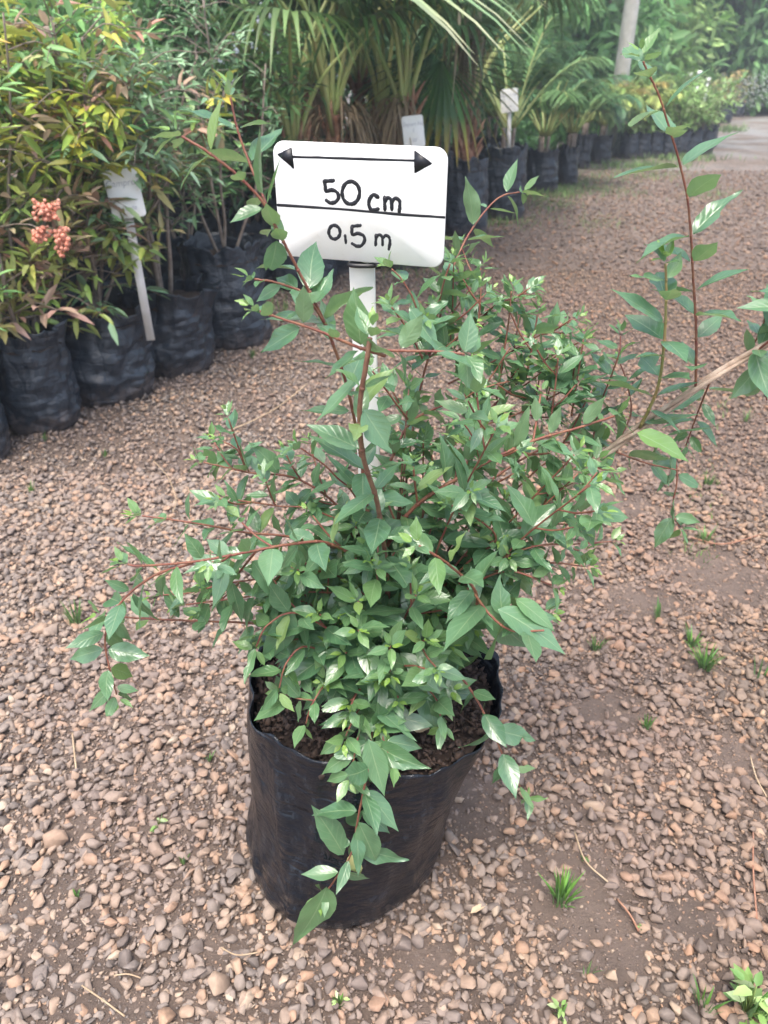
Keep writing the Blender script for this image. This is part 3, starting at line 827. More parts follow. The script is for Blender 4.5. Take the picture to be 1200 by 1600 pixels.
stroke(ell(454, 896, 41, 53), .0021)
stroke([(581, 917), (560, 906), (543, 924), (539, 952), (552, 977), (583, 972)], .0021)
stroke([(611, 918), (614, 975)], .002); stroke([(613, 938), (626, 920), (642, 932), (646, 975)], .002); stroke([(646, 940), (660, 922), (680, 934), (682, 960), (680, 988)], .002)
stroke([(103, 953), (400, 972), (700, 998), (887, 1011)], .0014)
stroke(ell(376, 1083, 27, 33), .0019)
stroke([(427, 1098), (431, 1134)], .0016)
stroke([(500, 1050), (459, 1055)], .0018); stroke([(459, 1055), (462, 1094), (488, 1088), (515, 1100), (520, 1124), (506, 1146), (484, 1150), (461, 1138)], .0019)
stroke([(574, 1095), (573, 1144)], .0017); stroke([(574, 1110), (588, 1095), (603, 1106), (606, 1144)], .0017); stroke([(606, 1110), (620, 1097), (637, 1109), (640, 1135), (635, 1164)], .0017)
ink.build('lettering', M['ink'], board, smooth=True)
# grime at the board edges is in the plastic; the stake
q0 = unproj(568, 430, Y=.888); q1 = unproj(576, 700, Y=.90)
dirn = (q1 - q0).normalized(); bot = q0 + dirn * .62; top = q0 - dirn * .06
L_ = (top - bot).length
V, F = box((0, 0, 0), (.0295, .006, L_))
st = mesh_from('stake', V, F, M['stake'], sign, smooth=False)
bv = st.modifiers.new('bevel', 'BEVEL'); bv.width = .0012; bv.segments = 2
mid = (top + bot) / 2
st.location = mid - Vector(sign.location) + Vector((0, .004, 0)); st.rotation_euler = (top - bot).to_track_quat('Z', 'Y').to_euler()
st.rotation_euler = Euler((math.atan2(-(top - bot).y, (top - bot).z), math.atan2((top - bot).x, (top - bot).z), -.1))
tb = MB(); c = unproj(569, 413, Y=.884); c = np.array(c)
P = [c + (.0172 * math.cos(a) , .0068 * math.sin(a), .0004 * math.sin(a)) for a in np.linspace(0, 2 * math.pi, 25)]
V, F = tube(P, .0026, 6); tb.add(V, F)
V, F = box(tuple(c + (.016, -.008, 0)), (.006, .006, .005)); tb.add(V, F)
V, F = tube([c + (.014, -.009, .0005), c + (.024, -.010, .0008), c + (.033, -.010, .0006)], [.0022, .002, .0016], 5); tb.add(V, F)
o = tb.build('cable_tie', M['tie'], sign, smooth=False); o.location = -Vector(sign.location)

# ================================================================== background plants
def arr(*c): return np.array(c)
def crumple_bag(mb_parent, cx, cy, r, h, seed, wr=.010, fold=.02, squash=1.0, lean=(0, 0), nth=72, wz=1.):
    q_ = random.Random(seed * 3 + 1); squash *= q_.uniform(.86, 1.05); lean = (q_.uniform(-.10, .10), q_.uniform(-.08, .06)); wz *= q_.uniform(.7, 1.3); wr *= q_.uniform(.8, 1.25); fold += q_.uniform(0, .02)
    rimf = lambda th: .035 * (noise.noise((math.cos(th) * 2.3 + seed, math.sin(th) * 2.3, seed)) + .6 * noise.noise((math.cos(th) * 6, math.sin(th) * 6 + seed, 1.)))
    V, F = bag_shell([(0, r * .86), (.012, r * .96), (.05, r * 1.02), (.3 * h, r * 1.05), (.65 * h, r * 1.0), (.85 * h, r * .93), (h, r * .97)], 0, 0, seed=seed, nth=nth, wr=wr, rim=rimf, lean=lean, fold=fold, squash=squash, wz=wz, dent=r * .13)
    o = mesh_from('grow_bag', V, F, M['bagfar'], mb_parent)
    V, F = soil_disc(lean[0] * h * .8, lean[1] * h * .8, h * .84, r * .98, seed, .01, 16, squash)
    mesh_from('soil', V, F, M['soil'], mb_parent)

def stem_path(b, d, L, bend, n=6):
    P = [np.array(b, float)]; d = norm(np.array(d, float))
    for i in range(n):
        d = norm(d + rng.normal(0, bend, 3) + UP * .04); P.append(P[-1] + d * L / n)
    return np.array(P)

PAL = {
    'yellow': ([.42, .50, .06], [.28, .40, .06], [.52, .46, .07], [.20, .33, .07], [.50, .34, .08]),
    'nandina': ([.20, .28, .06], [.12, .21, .06], [.30, .30, .08], [.30, .19, .12], [.16, .22, .11], [.24, .32, .07]),
    'grey': ([.12, .22, .11], [.17, .28, .16], [.07, .14, .06], [.22, .32, .20]),
    'dark': ([.045, .11, .05], [.065, .15, .065], [.10, .21, .09]),
    'mid': ([.09, .20, .07], [.14, .28, .10], [.20, .35, .13]),
    'bright': ([.26, .44, .12], [.38, .55, .19], [.18, .34, .10], [.44, .56, .28]),
    'gold': ([.48, .42, .14], [.34, .38, .12], [.50, .34, .18]),
    'pink': ([.30, .15, .11], [.24, .20, .12], [.34, .22, .18]),
}
PAL = {k: [[min(.7, c * (1.12 if k in ('yellow', 'bright', 'gold') else 1.65)) for c in v] for v in p] for k, p in PAL.items()}
def pick(pal, n):
    P = np.array(PAL[pal]); return P[rng.integers(0, len(P), n)]

def shrub(label, x, y, h, pal='mid', bag=(.17, .33), nst=4, nspray=60, leafL=.06, seed=1, group=None, topcol=None, crown0=.35, spread=.32, name='potted_shrub', cat='potted shrub', T=LTn, F=LFn, trunk=None, nl=12, sprayL=.2, bend=.14, stemmat='greybark', bagkw=None, fwd=None, stem_r=.007):
    root = tag(empty(name, (x, y, 0)), label, cat, group)
    bh = 0
    if bag:
        bh = bag[1] * .84; crumple_bag(root, 0, 0, bag[0], bag[1], seed, **(bagkw or {}))
    tm = MB(); lm = MB(); stems = []
    if trunk is not None:
        P = catmull(trunk, 6); V, F_ = tube(P, np.linspace(.021, .008, len(P)), 8); tm.add(V, F_); stems.append(P)
    for k in range(nst):
        a = rng.uniform(0, 6.283); d = (math.cos(a) * .22, math.sin(a) * .22, 1)
        P = stem_path((math.cos(a) * .03, math.sin(a) * .03, bh), d, (h - bh) * rng.uniform(.75, 1.0), bend)
        V, F_ = tube(catmull(P, 3), np.linspace(stem_r, stem_r * .4, 6 * 3 + 1), 6); tm.add(V, F_); stems.append(P)
    for k in range(nspray):
        P = stems[rng.integers(0, len(stems))]; f = rng.uniform(crown0, 1) if rng.random() < .85 else rng.uniform(.1, 1)
        i = f * (len(P) - 1); i0 = min(int(i), len(P) - 2); p = P[i0] + (P[i0 + 1] - P[i0]) * (i - i0)
        a = rng.uniform(0, 6.283); o = np.array([math.cos(a), math.sin(a), rng.uniform(-.1, .75)])
        if fwd is not None and rng.random() < .5: o = o + np.array(fwd)
        o = norm(o)
        L = sprayL * rng.uniform(.6, 1.3) * (spread / .32)
        Q = np.array([p, p + o * L * .55 + UP * L * .08, p + o * L - UP * L * .12])
        V, F_ = tube(catmull(Q, 3), np.linspace(.0025, .0010, 7), 4); tm.add(V, F_)
        n = int(nl * rng.uniform(.7, 1.3)); t = rng.uniform(.15, 1.05, n)
        base = p + o * L * t[:, None] + UP * (L * (.2 * t - .32 * t * t))[:, None]
        lat = norm(rng.normal(0, 1, (n, 3)) * [1, 1, .5])
        base = base + lat * (L * .16 * rng.random(n))[:, None]
        d = norm(o * .6 + lat * .9 + UP * rng.uniform(-.35, .25, (n, 1)))
        up = norm(UP + rng.normal(0, .35, (n, 3)))
        pl = pal
        if topcol and base[:, 2].mean() > topcol[0] * h and rng.random() < .85: pl = topcol[1]
        if not isinstance(pl, str): pl = pl[rng.integers(0, len(pl))]
        cb = pick(pl, 1) * .55 + pick(pl, n) * .45
        leaves(lm, base, d, up, leafL * rng.uniform(.6, 1.25, n), 1., cb, T, F)
    tm.build('stems', M[stemmat], root)
    lm.build('foliage', M['bgleaf'], root)
    return root

A0 = np.array([-1.22, 2.12]); DR = np.array([.449, .893]); NR = np.array([-.893, .449])
def rowpt(s, o=0.): p = A0 + DR * s + NR * o; return float(p[0]), float(p[1])
def from_base(px, py, wpx):
    p = gp(px, py); dep = p.y * math.cos(PITCH) + CAM_H * math.sin(PITCH); r = wpx / 2 / FPX * dep
    return p.x * (1 + r / p.y), p.y + r * .93, r
g0 = 'potted shrubs along the left edge of the path'
x, y, r = from_base(-38, 742, 130)
shrub('shrub in a black bag cut off by the left edge, nearest of its row', x, y, 1.15, 'mid', (r, .31), 3, 60, .06, 3, g0, spread=.3, crown0=.1, topcol=(.7, 'yellow'))
x, y, r = from_base(78, 684, 118)
nb = shrub('nandina with pink and yellow-green leaves in the second black bag from the left', x, y, 1.2, ['nandina', 'nandina', 'pink'], (r, .34), 5, 130, .07, 5, g0, topcol=(.62, ('yellow', 'yellow', 'mid')), crown0=.08, fwd=(.1, -.6, -.1), bagkw=dict(fold=.03))
x, y, r = from_base(172, 640, 158)
BC = (x, y)
tr = [np.array(q) for q in ((.0, .0, .26), (.012, -.01, .33), (-.01, .0, .40), (.05, .01, .48), (.09, .0, .56), (.07, .02, .68), (.04, .03, .82), (.05, .04, .98), (.02, .05, 1.15))]
nc = shrub('golden nandina with exposed orange roots in a wrinkled bag, white marker by its trunk', x, y, 1.25, ['nandina', 'nandina', 'grey'], (r, .33), 4, 150, .07, 8, g0, topcol=(.62, ('yellow', 'mid', 'nandina', 'pink')), trunk=tr, crown0=.22, fwd=(-.4, -.7, 0), bagkw=dict(wr=.013, fold=.012))
rm = MB()
for k in range(26):
    a = rng.uniform(0, 6.283); L = rng.uniform(.05, .12)
    P = [np.array([.01 * math.cos(a), .01 * math.sin(a), .315]), np.array([L * .5 * math.cos(a + .2), L * .5 * math.sin(a + .2), .308]), np.array([L * math.cos(a), L * math.sin(a), .288])]
    V, F = tube(catmull(P, 4), np.linspace(.007, .002, 9), 5); rm.add(V, F)
rm.build('surface_roots', M['root'], nc)
x, y, r = from_base(275, 594, 128)
shrub('grey-green shrub with bare thin stems in a black bag with a peaked rim', x, y, 1.3, 'grey', (r, .33), 4, 100, .055, 13, g0, crown0=.5, spread=.34, bagkw=dict(fold=.05, wr=.011), stem_r=.009)
x, y, r = from_base(370, 548, 118)
shrub('fine-leaved dark shrub in a tall black bag, last before the palms', x, y, 1.35, ['dark', 'grey'], (r, .42), 4, 44, .04, 17, g0, crown0=.5, bagkw=dict(fold=.02))
# berries
v, f = ico(2)
for j, (px, py, nn, sx, sy) in enumerate(((72, 328, 62, 26, 18), (98, 378, 50, 15, 26), (66, 366, 34, 18, 14))):
    bm_ = MB(); c0 = np.array(unproj(px, py, Y=2.12)) - np.array(nb.location)
    for k in range(nn):
        g_ = np.clip(rng.normal(0, 1, 3), -1.5, 1.5)
        p = np.array(unproj(px + g_[0] * sx * .5, py + g_[1] * sy * .55, Y=2.12 + g_[2] * .018)) - np.array(nb.location)
        bm_.add(v * .0058 * rng.uniform(.75, 1.15) + p, f)
        V, F = tube([c0, (c0 + p) / 2 + (0, 0, .008), p], .0009, 4); bm_.add(V, F)
    bm_.build('berry_bunch', M['berry'], nb)['label'] = ('upper drooping bunch of coral berries', 'lower right bunch of coral berries', 'lower left bunch of coral berries')[j]
# near nandina sprays that overhang from the left frame edge
# second and third rows
lab2 = [('dense golden-green shrub behind the nearest bags at the left edge', 'nandina', 'yellow'), ('tall yellow-topped nandina in the second row above the berry bunches', 'nandina', 'yellow'),
        ('tall shrub of small grey-green leaves just behind the bag with exposed roots', 'grey', 'mid'), ('slender shrub with light green leaves behind the torn-rim bag', 'mid', 'grey'),
        ('dark leafy shrub in the second row left of the palms', 'dark', 'mid')]
for k, (lb_, p1, p2) in enumerate(lab2):
    x, y = rowpt(-.1 + k * .56, .50)
    shrub(lb_, x, y, 1.45, [p1, p1, 'dark'], (.17, .36), 5, 150, .075, 21 + k, 'potted shrubs in the second row on the left', topcol=(.6, p2), crown0=.25, nl=12, spread=.36)
lab3 = ['broad green shrub at the far left edge of the third row', 'dark evergreen shrub filling the gap above the golden nandina', 'large mid-green shrub behind the grey-green shrub', 'deep green shrub in the third row nearest the palms']
for k, lb_ in enumerate(lab3):
    x, y = rowpt(.2 + k * .75, 1.1)
    shrub(lb_, x, y, 1.9, [['mid', 'yellow'], ['mid', 'yellow'], ['mid', 'grey'], ['dark']][k], (.2, .38), 6, 120, .075, 31 + k, 'tall potted shrubs in the third row on the left', crown0=.15, nl=14, spread=.5, T=LT, F=LF)

# --- fan palms
def blade(P, w, n=None):
    """narrow folded leaf blade along polyline P; widths w; returns V,F"""
    P = np.asarray(P); T = norm(np.gradient(P, axis=0)); V = []; F = []
    for i, p in enumerate(P):
        s = norm(np.cross(T[i], UP)); u = np.cross(s, T[i])
        V += [p - s * w[i] + u * w[i] * .35, p, p + s * w[i] + u * w[i] * .35]
    for i in range(len(P) - 1):
        a = i * 3
        F += [(a, a + 1, a + 4), (a, a + 4, a + 3), (a + 1, a + 2, a + 5), (a + 1, a + 5, a + 4)]
    return np.array(V), np.array(F)
def fan(mb, p, axis, nrm_, Rf, nb_=34, col=(.09, .19, .06), tipcol=None, spread=250, droop=.35, split=.5, rr=None):
    axis = norm(np.array(axis)); nrm_ = norm(np.array(nrm_) - axis * np.dot(nrm_, axis)); s = np.cross(axis, nrm_)
    for k in range(nb_):
        a = R(-spread / 2 + spread * k / (nb_ - 1)); d = axis * math.cos(a) + s * math.sin(a)
        L = Rf * (1 - .12 * abs(a) / 2) * rng.uniform(.9, 1.05)
        t = np.linspace(0, 1, 8)
        P = p + d * (L * t)[:, None] + nrm_ * (.10 * L * np.sin(t * 3.1))[:, None] - UP * (droop * L * np.clip(t - split, 0, 1) ** 2 * 2.2 * rng.uniform(.4, 1.6))[:, None]
        half = math.pi * spread / 180 * L / nb_ * .5
        w = half * np.where(t < split, t * 1.05, split * 1.05 * (1 - (t - split) / (1 - split)) ** .8) + .0008
        V, F = blade(P, w)
        c = np.tile(np.array(col) * rng.uniform(.75, 1.3), (len(V), 1))
        if tipcol is not None:
            tt = np.repeat(t, 3)[:, None]; m = np.clip((tt - .62) / .25, 0, 1) * (rng.random() < .7); c = c * (1 - m) + np.array(tipcol) * m
        mb.add(V, F, col=c)
def fan_palm(label, x, y, h, seed, npet=9, bag=(.2, .45), group='fan palms in bags behind the sign', fr=.45, dead=2, extra=None):
    root = tag(empty('fan_palm', (x, y, 0)), label, 'palm', group)
    crumple_bag(root, 0, 0, bag[0], bag[1], seed, wr=.008)
    z0 = bag[1] * .84
    tm = MB(); P = np.array([(0, 0, z0), (.01, 0, z0 + .12), (0, .01, h * .8), (0, 0, h)])
    V, F = tube(catmull(P, 5), np.linspace(.065, .035, 16), 12)
    V = V + np.array([[.010 * noise.noise(tuple(v * 40)), .010 * noise.noise(tuple(v * 40 + 5)), 0] for v in V]); tm.add(V, F)
    for k in range(26):   # old leaf bases
        a = rng.uniform(0, 6.283); z = rng.uniform(z0, h); c_ = np.array([math.cos(a), math.sin(a), 0])
        Q = np.array([c_ * .04 + UP * z, c_ * rng.uniform(.06, .09) + UP * (z + .07), c_ * rng.uniform(.07, .13) + UP * (z + .14)])
        V, F = tube(Q, [.016, .012, .003], 5); tm.add(V, F)
    for k in range(40):
        a = rng.uniform(0, 6.283); z = rng.uniform(z0, h + .06); c_ = np.array([math.cos(a), math.sin(a), 0])
        Q = np.array([c_ * .05 + UP * z, c_ * .09 + UP * (z - .02), c_ * .10 + UP * (z - rng.uniform(.05, .12))])
        V, F = tube(Q, .0015, 4); tm.add(V, F)
    tm.build('trunk', M['fibre'], root)
    for k in range(npet):
        a = 6.283 * k / npet + rng.uniform(-.3, .3); L = rng.uniform(.55, 1.1); t = rng.uniform(.15, .6)
        d = np.array([math.cos(a) * t, math.sin(a) * t, 1]); d = norm(d)
        P = np.array([(0, 0, h - .03), d * L * .5 + UP * h, d * L + np.array([math.cos(a), math.sin(a), 0]) * L * .18 + UP * (h - L * .05)])
        C_ = catmull(P, 5); fm = MB()
        V, F = tube(C_, np.linspace(.016, .006, len(C_)), 6)
        pm = mesh_from('frond', V, F, M['petiole'], root)
        ax = norm(C_[-1] - C_[-3]); out = np.array([math.cos(a), math.sin(a), 0])
        fan(fm, C_[-1], norm(ax * .6 + out * .7 - UP * rng.uniform(0, .5)), norm(UP - out * .4 + rng.normal(0, .2, 3)), fr * rng.uniform(.8, 1.15), 30, (.10, .20, .07) if rng.random() < .7 else (.17, .27, .09), None, 240, .5)
        fm.build('fan_leaf', M['bgleaf'], pm)
    dm = MB()
    for k in range(dead):
        a = rng.uniform(0, 6.283); out = np.array([math.cos(a), math.sin(a), 0]); c_ = out * .09 + UP * (h + .02)
        for j in range(22):
            q = c_ + rng.normal(0, .03, 3); t = np.linspace(0, 1, 6)
            P = q + out * (.22 * t)[:, None] * rng.uniform(.3, 1) - UP * (.42 * t * t)[:, None] * rng.uniform(.5, 1.1) + np.cross(out, UP) * (rng.normal(0, .1) * t)[:, None]
            V, F = blade(P, .007 * (1 - t) + .001); dm.add(V, F, col=np.array([.36, .27, .17]) * rng.uniform(.7, 1.2))
    if dead: dm.build('dead_frond', M['bgleaf'], root)
    if extra: extra(root)
    return root
def px_x(px, Y, z): d = Y * math.cos(PITCH) - (z - CAM_H) * math.sin(PITCH); return (px - 600) / FPX * d
def big_front(root):
    o = Vector(root.location)
    # frond that crosses the top of the view
    hub = np.array(unproj(455, -14, Y=3.7)) - np.array(o)
    P = np.array([(0, 0, .7), hub * .6 + UP * .42, hub]); C_ = catmull(P, 5); V, F = tube(C_, np.linspace(.013, .006, len(C_)), 6)
    pm = mesh_from('frond', V, F, M['petiole'], root); fm = MB()
    fan(fm, C_[-1], (1, .0, .04), (0, -.3, .95), 1.12, 26, (.26, .42, .20), (.46, .48, .30), 100, .20, .62)
    fm.build('fan_leaf', M['bgleaf'], pm)['label'] = 'large pale green fan leaf stretching across the top'
palms = [(445, 4.9, .68, 'fan palm with a peeling brown trunk, leftmost behind the white 50 cm board', None), (520, 4.6, .82, 'fan palm with yellow-green stalks rising behind the middle of the 50 cm board', big_front),
         (600, 5.0, .76, 'fan palm behind the right half of the 50 cm board', None), (632, 4.75, .84, 'fan palm with reddish fibre trunk behind the small square marker', None)]
for k, (px, Y, h, lb_, ex) in enumerate(palms):
    xx = px_x(px, Y, h)
    if k == 0: xx, Y, _r = from_base(472, 456, 104)
    fan_palm(lb_, xx, Y, h, 41 + k, 9, (.19, .38), extra=ex, dead=3)
for k, (px, Y, h, lb_) in enumerate(((480, 5.7, .9, 'shaded fan palm in the rear, between the two left palms'), (560, 5.8, .95, 'shaded fan palm in the rear above the middle of the board'), (395, 5.3, .85, 'fan palm next to the shrubs, left of all other fan palms'))):
    fan_palm(lb_, px_x(px, Y, h), Y, h, 51 + k, 8, (.19, .38), group='fan palms in the rear row', dead=1)
def drooping(root):
    o = np.array(root.location)
    hub = np.array(unproj(690, 95, Y=5.0)) - o
    P = np.array([(0, 0, .75), hub * .5 + UP * .55, hub]); C_ = catmull(P, 5); V, F = tube(C_, np.linspace(.012, .006, len(C_)), 6)
    pm = mesh_from('frond', V, F, M['petiole'], root); fm = MB()
    fan(fm, C_[-1], (.35, -.35, -.9), (.2, -.9, .4), .60, 30, (.07, .17, .05), (.50, .40, .07), 200, .12, .6)
    fm.build('fan_leaf', M['bgleaf'], pm)['label'] = 'green fan leaf hanging down with yellow tips'
    dm = MB(); top = np.array(unproj(728, 40, Y=5.1)) - o
    for j in range(60):
        q = top + rng.normal(0, .05, 3); t = np.linspace(0, 1, 6)
        Q = q + np.array([rng.normal(.0, .10), rng.normal(0, .06), 0]) * t[:, None] - UP * (rng.uniform(.25, .62) * t)[:, None]
        V, F = blade(Q, .009 * (1 - t) + .001); dm.add(V, F, col=np.array([.42, .35, .26]) * rng.uniform(.6, 1.15))
    dm.build('dead_frond', M['bgleaf'], root)
x, y, r = from_base(722, 374, 78)
fan_palm('fan palm with a hanging yellow-tipped leaf and dry beige fronds, right of the board', x, y + .1, .8, 61, 8, (r * 1.05, .50), extra=drooping, dead=0)

# --- feather palms
def feather_frond(root, base, d, L, droop, col, leafl=.28, npair=28):
    d = norm(np.array(d)); t = np.linspace(0, 1, 12)
    P = np.array(base) + d * (L * t)[:, None] - UP * (droop * L * t ** 2.2)[:, None]
    V, F = tube(P, np.linspace(.010, .002, 12), 5)
    fr = mesh_from('frond', V, F, M['petiole'], root); mb = MB(); T = norm(np.gradient(P, axis=0))
    for k in range(npair):
        f = .25 + .75 * k / npair; i = f * 11; i0 = min(int(i), 10); p = P[i0] + (P[i0 + 1] - P[i0]) * (i - i0); t_ = T[i0]
        s = norm(np.cross(t_, UP))
        for sg in (-1, 1):
            l = leafl * math.sin(math.pi * (.15 + .8 * (f - .25) / .75)) * rng.uniform(.8, 1.1)
            dd = norm(s * sg * .8 + t_ * .75 + UP * rng.uniform(-.05, .25)); tt = np.linspace(0, 1, 4)
            Q = p + dd * (l * tt)[:, None] - UP * (l * .55 * tt ** 2)[:, None]
            V, F = blade(Q, .009 * np.array([.7, 1, .8, .1])); mb.add(V, F, col=np.array(col) * rng.uniform(.7, 1.35))
    mb.build('leaflets', M['bgleaf'], fr)
def feather_palm(label, x, y, r, h, seed, n=11, L=1.3, cols=((.09, .20, .09), (.15, .28, .11)), hb=.36, avoid=False, group='feather palms in bags along the path'):
    root = tag(empty('feather_palm', (x, y, 0)), label, 'palm', group)
    crumple_bag(root, 0, 0, r, hb, seed, wr=.008)
    tm = MB()
    for k in range(4):
        a = rng.uniform(0, 6.28); P = np.array([(.03 * math.cos(a), .03 * math.sin(a), hb * .8), (.05 * math.cos(a), .05 * math.sin(a), h)])
        V, F = tube(catmull(P, 3), np.linspace(.022, .012, 4), 7); tm.add(V, F)
    tm.build('stems', M['greybark'], root)
    for k in range(n):
        a = 6.283 * k / n + rng.uniform(-.3, .3); e = rng.uniform(.25, .8)
        if avoid and math.sin(a) < .1: a = -a
        feather_frond(root, (.04 * math.cos(a), .04 * math.sin(a), h), (math.cos(a) * e, math.sin(a) * e, 1), L * rng.uniform(.75, 1.1), rng.uniform(.3, .75), cols[rng.integers(0, len(cols))])
fp = [((785, 345, 64), 'feather palm in the big crumpled bag under the tall white marker', .52), ((843, 302, 52), 'feather palm in a rounded bag, right of the tall white marker', .36), ((884, 292, 32), 'feather palm in a narrow upright bag', .36), ((908, 264, 24), 'feather palm in the last narrow bag of the palm row', .36)]
for k, ((px, py, wp), lb_, hb) in enumerate(fp):
    x, y, r = from_base(px, py, wp)
    feather_palm(lb_, x, y, r, hb + .12, 71 + k, 12, (1.25, 1.1, .9, .8)[k], hb=hb, avoid=k == 0)
    if k == 0: MH = (x, y)
    if k == 1: MI = (x, y)
for k, (s, o, lb_) in enumerate(((4.3, .75, 'tall feather palm in the rear row behind the crumpled bag'), (5.6, .85, 'tall feather palm in the rear row near the middle'), (7.0, .9, 'tall feather palm in the rear row farthest down the path'))):
    x, y = rowpt(s, o); feather_palm(lb_, x, y, .18, .6, 81 + k, 14, 1.7, hb=.4, group='tall feather palms in the rear row')
# --- small golden palms and the bright shrub bed farther down
p = gp(930, 262)
for k, (px, py, lb_) in enumerate(((925, 250, 'yellow-green bushy palm left in the golden clump'), (965, 240, 'golden bushy palm with orange fronds'), (945, 232, 'pale yellow bushy palm at the back of the golden clump'))):
    q = gp(px, py)
    feather_palm(lb_, q.x, q.y - .3, .15, .42, 91 + k, 20, .95, cols=((.40, .48, .14), (.32, .46, .15), (.52, .42, .14)), hb=.3, group='golden bushy palms')
words = ['leftmost', 'second from the left', 'third from the left', 'fourth from the left', 'fifth from the left', 'sixth from the left', 'rightmost']
for row in range(2):
    for k in range(7):
        px = 985 + k * 19.5; py = 249 - k * 1.0 - row * 12
        q = gp(px + row * 8, py)
        shrub('bright green shrub, %s in the %s row of the low bed' % (words[k], ('front', 'back')[row]), q.x, q.y + .15, .78 + .14 * row + .12 * rng.random(), 'bright', (.13, .30), 4, 40, .085, 101 + k + row * 9, 'bright green shrubs in the low bed far down the path', crown0=.1, nl=9, spread=.3, T=LT, F=LF, bagkw=dict(nth=32))
for k, (px, py, lb_) in enumerate(((1128, 192, 'reddish gold shrub at the end of the low bed'), (1150, 182, 'mixed reddish and green shrub far down beside the track'), (1100, 186, 'yellow-green shrub far down behind the low bed'))):
    q = gp(px, py); shrub(lb_, q.x, q.y, .95, ['gold', 'nandina', 'bright'][k], (.17, .35), 4, 40, .09, 131 + k, 'far shrubs beside the track', crown0=.1, spread=.45, T=LT, F=LF, bagkw=dict(nth=32))

# --- markers
def marker(label, x, y, zb, ztop, w, h, rz=0, tilt=0., text=(('Export Na', .026, .18), ('1', .03, -.02), ('50', .026, -.32)), sw=.02):
    root = tag(empty('plant_marker', (x, y, zb)), label, 'plant marker', 'white plant markers stuck in the bags')
    root.rotation_euler = (0, tilt, rz)
    Z = ztop - zb
    V, F = plate(w, h, .012, .004); b = mesh_from('board', V, F, M['white'], root, smooth=False); b.location = (0, 0, Z - h / 2); b.rotation_euler = (-.22, -.06, 0)
    V, F = box((0, .006, (Z - h * .4) / 2 - .05), (sw, .006, Z - h * .4 + .1)); mesh_from('stake', V, F, M['stake'], root, smooth=False)
    for l, (txt, sz, zz) in enumerate(text):
        cu = bpy.data.curves.new('lettering', 'FONT'); cu.body = txt; cu.size = sz; cu.align_x = 'CENTER'; cu.extrude = .0003; cu.shear = .2
        tmp = bpy.data.objects.new('tmp', cu); me = tmp.to_mesh().copy(); bpy.data.objects.remove(tmp)
        me.materials.clear(); me.materials.append(M['paleink'])
        lo = bpy.data.objects.new('lettering', me); C.collection.objects.link(lo); lo.parent = b
        lo.location = (0, -.0024, zz * h); lo.rotation_euler = (math.pi / 2, 0, 0)
q = unproj(228, 488, Y=BC[1] - .06)
marker('white plant marker in front of the nandina trunk, half hidden by leaves', q.x, q.y, q.z, unproj(222, 264, Y=q.y).z, .105, .145, .35, -.02, (('Campros', .028, .16), ('grande', .02, -.34)), sw=.028)
q = unproj(648, 240, Y=4.5); marker('small square white marker just above the 50 cm board', q.x, q.y, .42, unproj(648, 180, Y=4.5).z, .115, .155, .15, -.03)
q = unproj(795, 232, Y=MH[1] - .13); marker('white marker on a tall thin stake above the crumpled bag', q.x, q.y, q.z, unproj(786, 138, Y=q.y).z, .125, .155, -.2, -.07, sw=.028)
for k, (px, py0, py1) in enumerate(((1063, 150, 120), (1077, 150, 117), (1092, 150, 128))):
    q = gp(px, 200); z = unproj(px, py1, Y=q.y).z
    root = tag(empty('marker_stake', (q.x, q.y, 0)), 'tiny white stake above the low bright bed, %s of three' % ['leftmost', 'middle', 'rightmost'][k], 'plant marker', 'tiny white stakes in the low bed')
    V, F = box((0, 0, z / 2), (.05, .01, z)); mesh_from('stake', V, F, M['white'], root, smooth=False)
    V, F = box((0, -.008, z + .03), (.08, .008, .08)); mesh_from('board', V, F, M['white'], root, smooth=False)

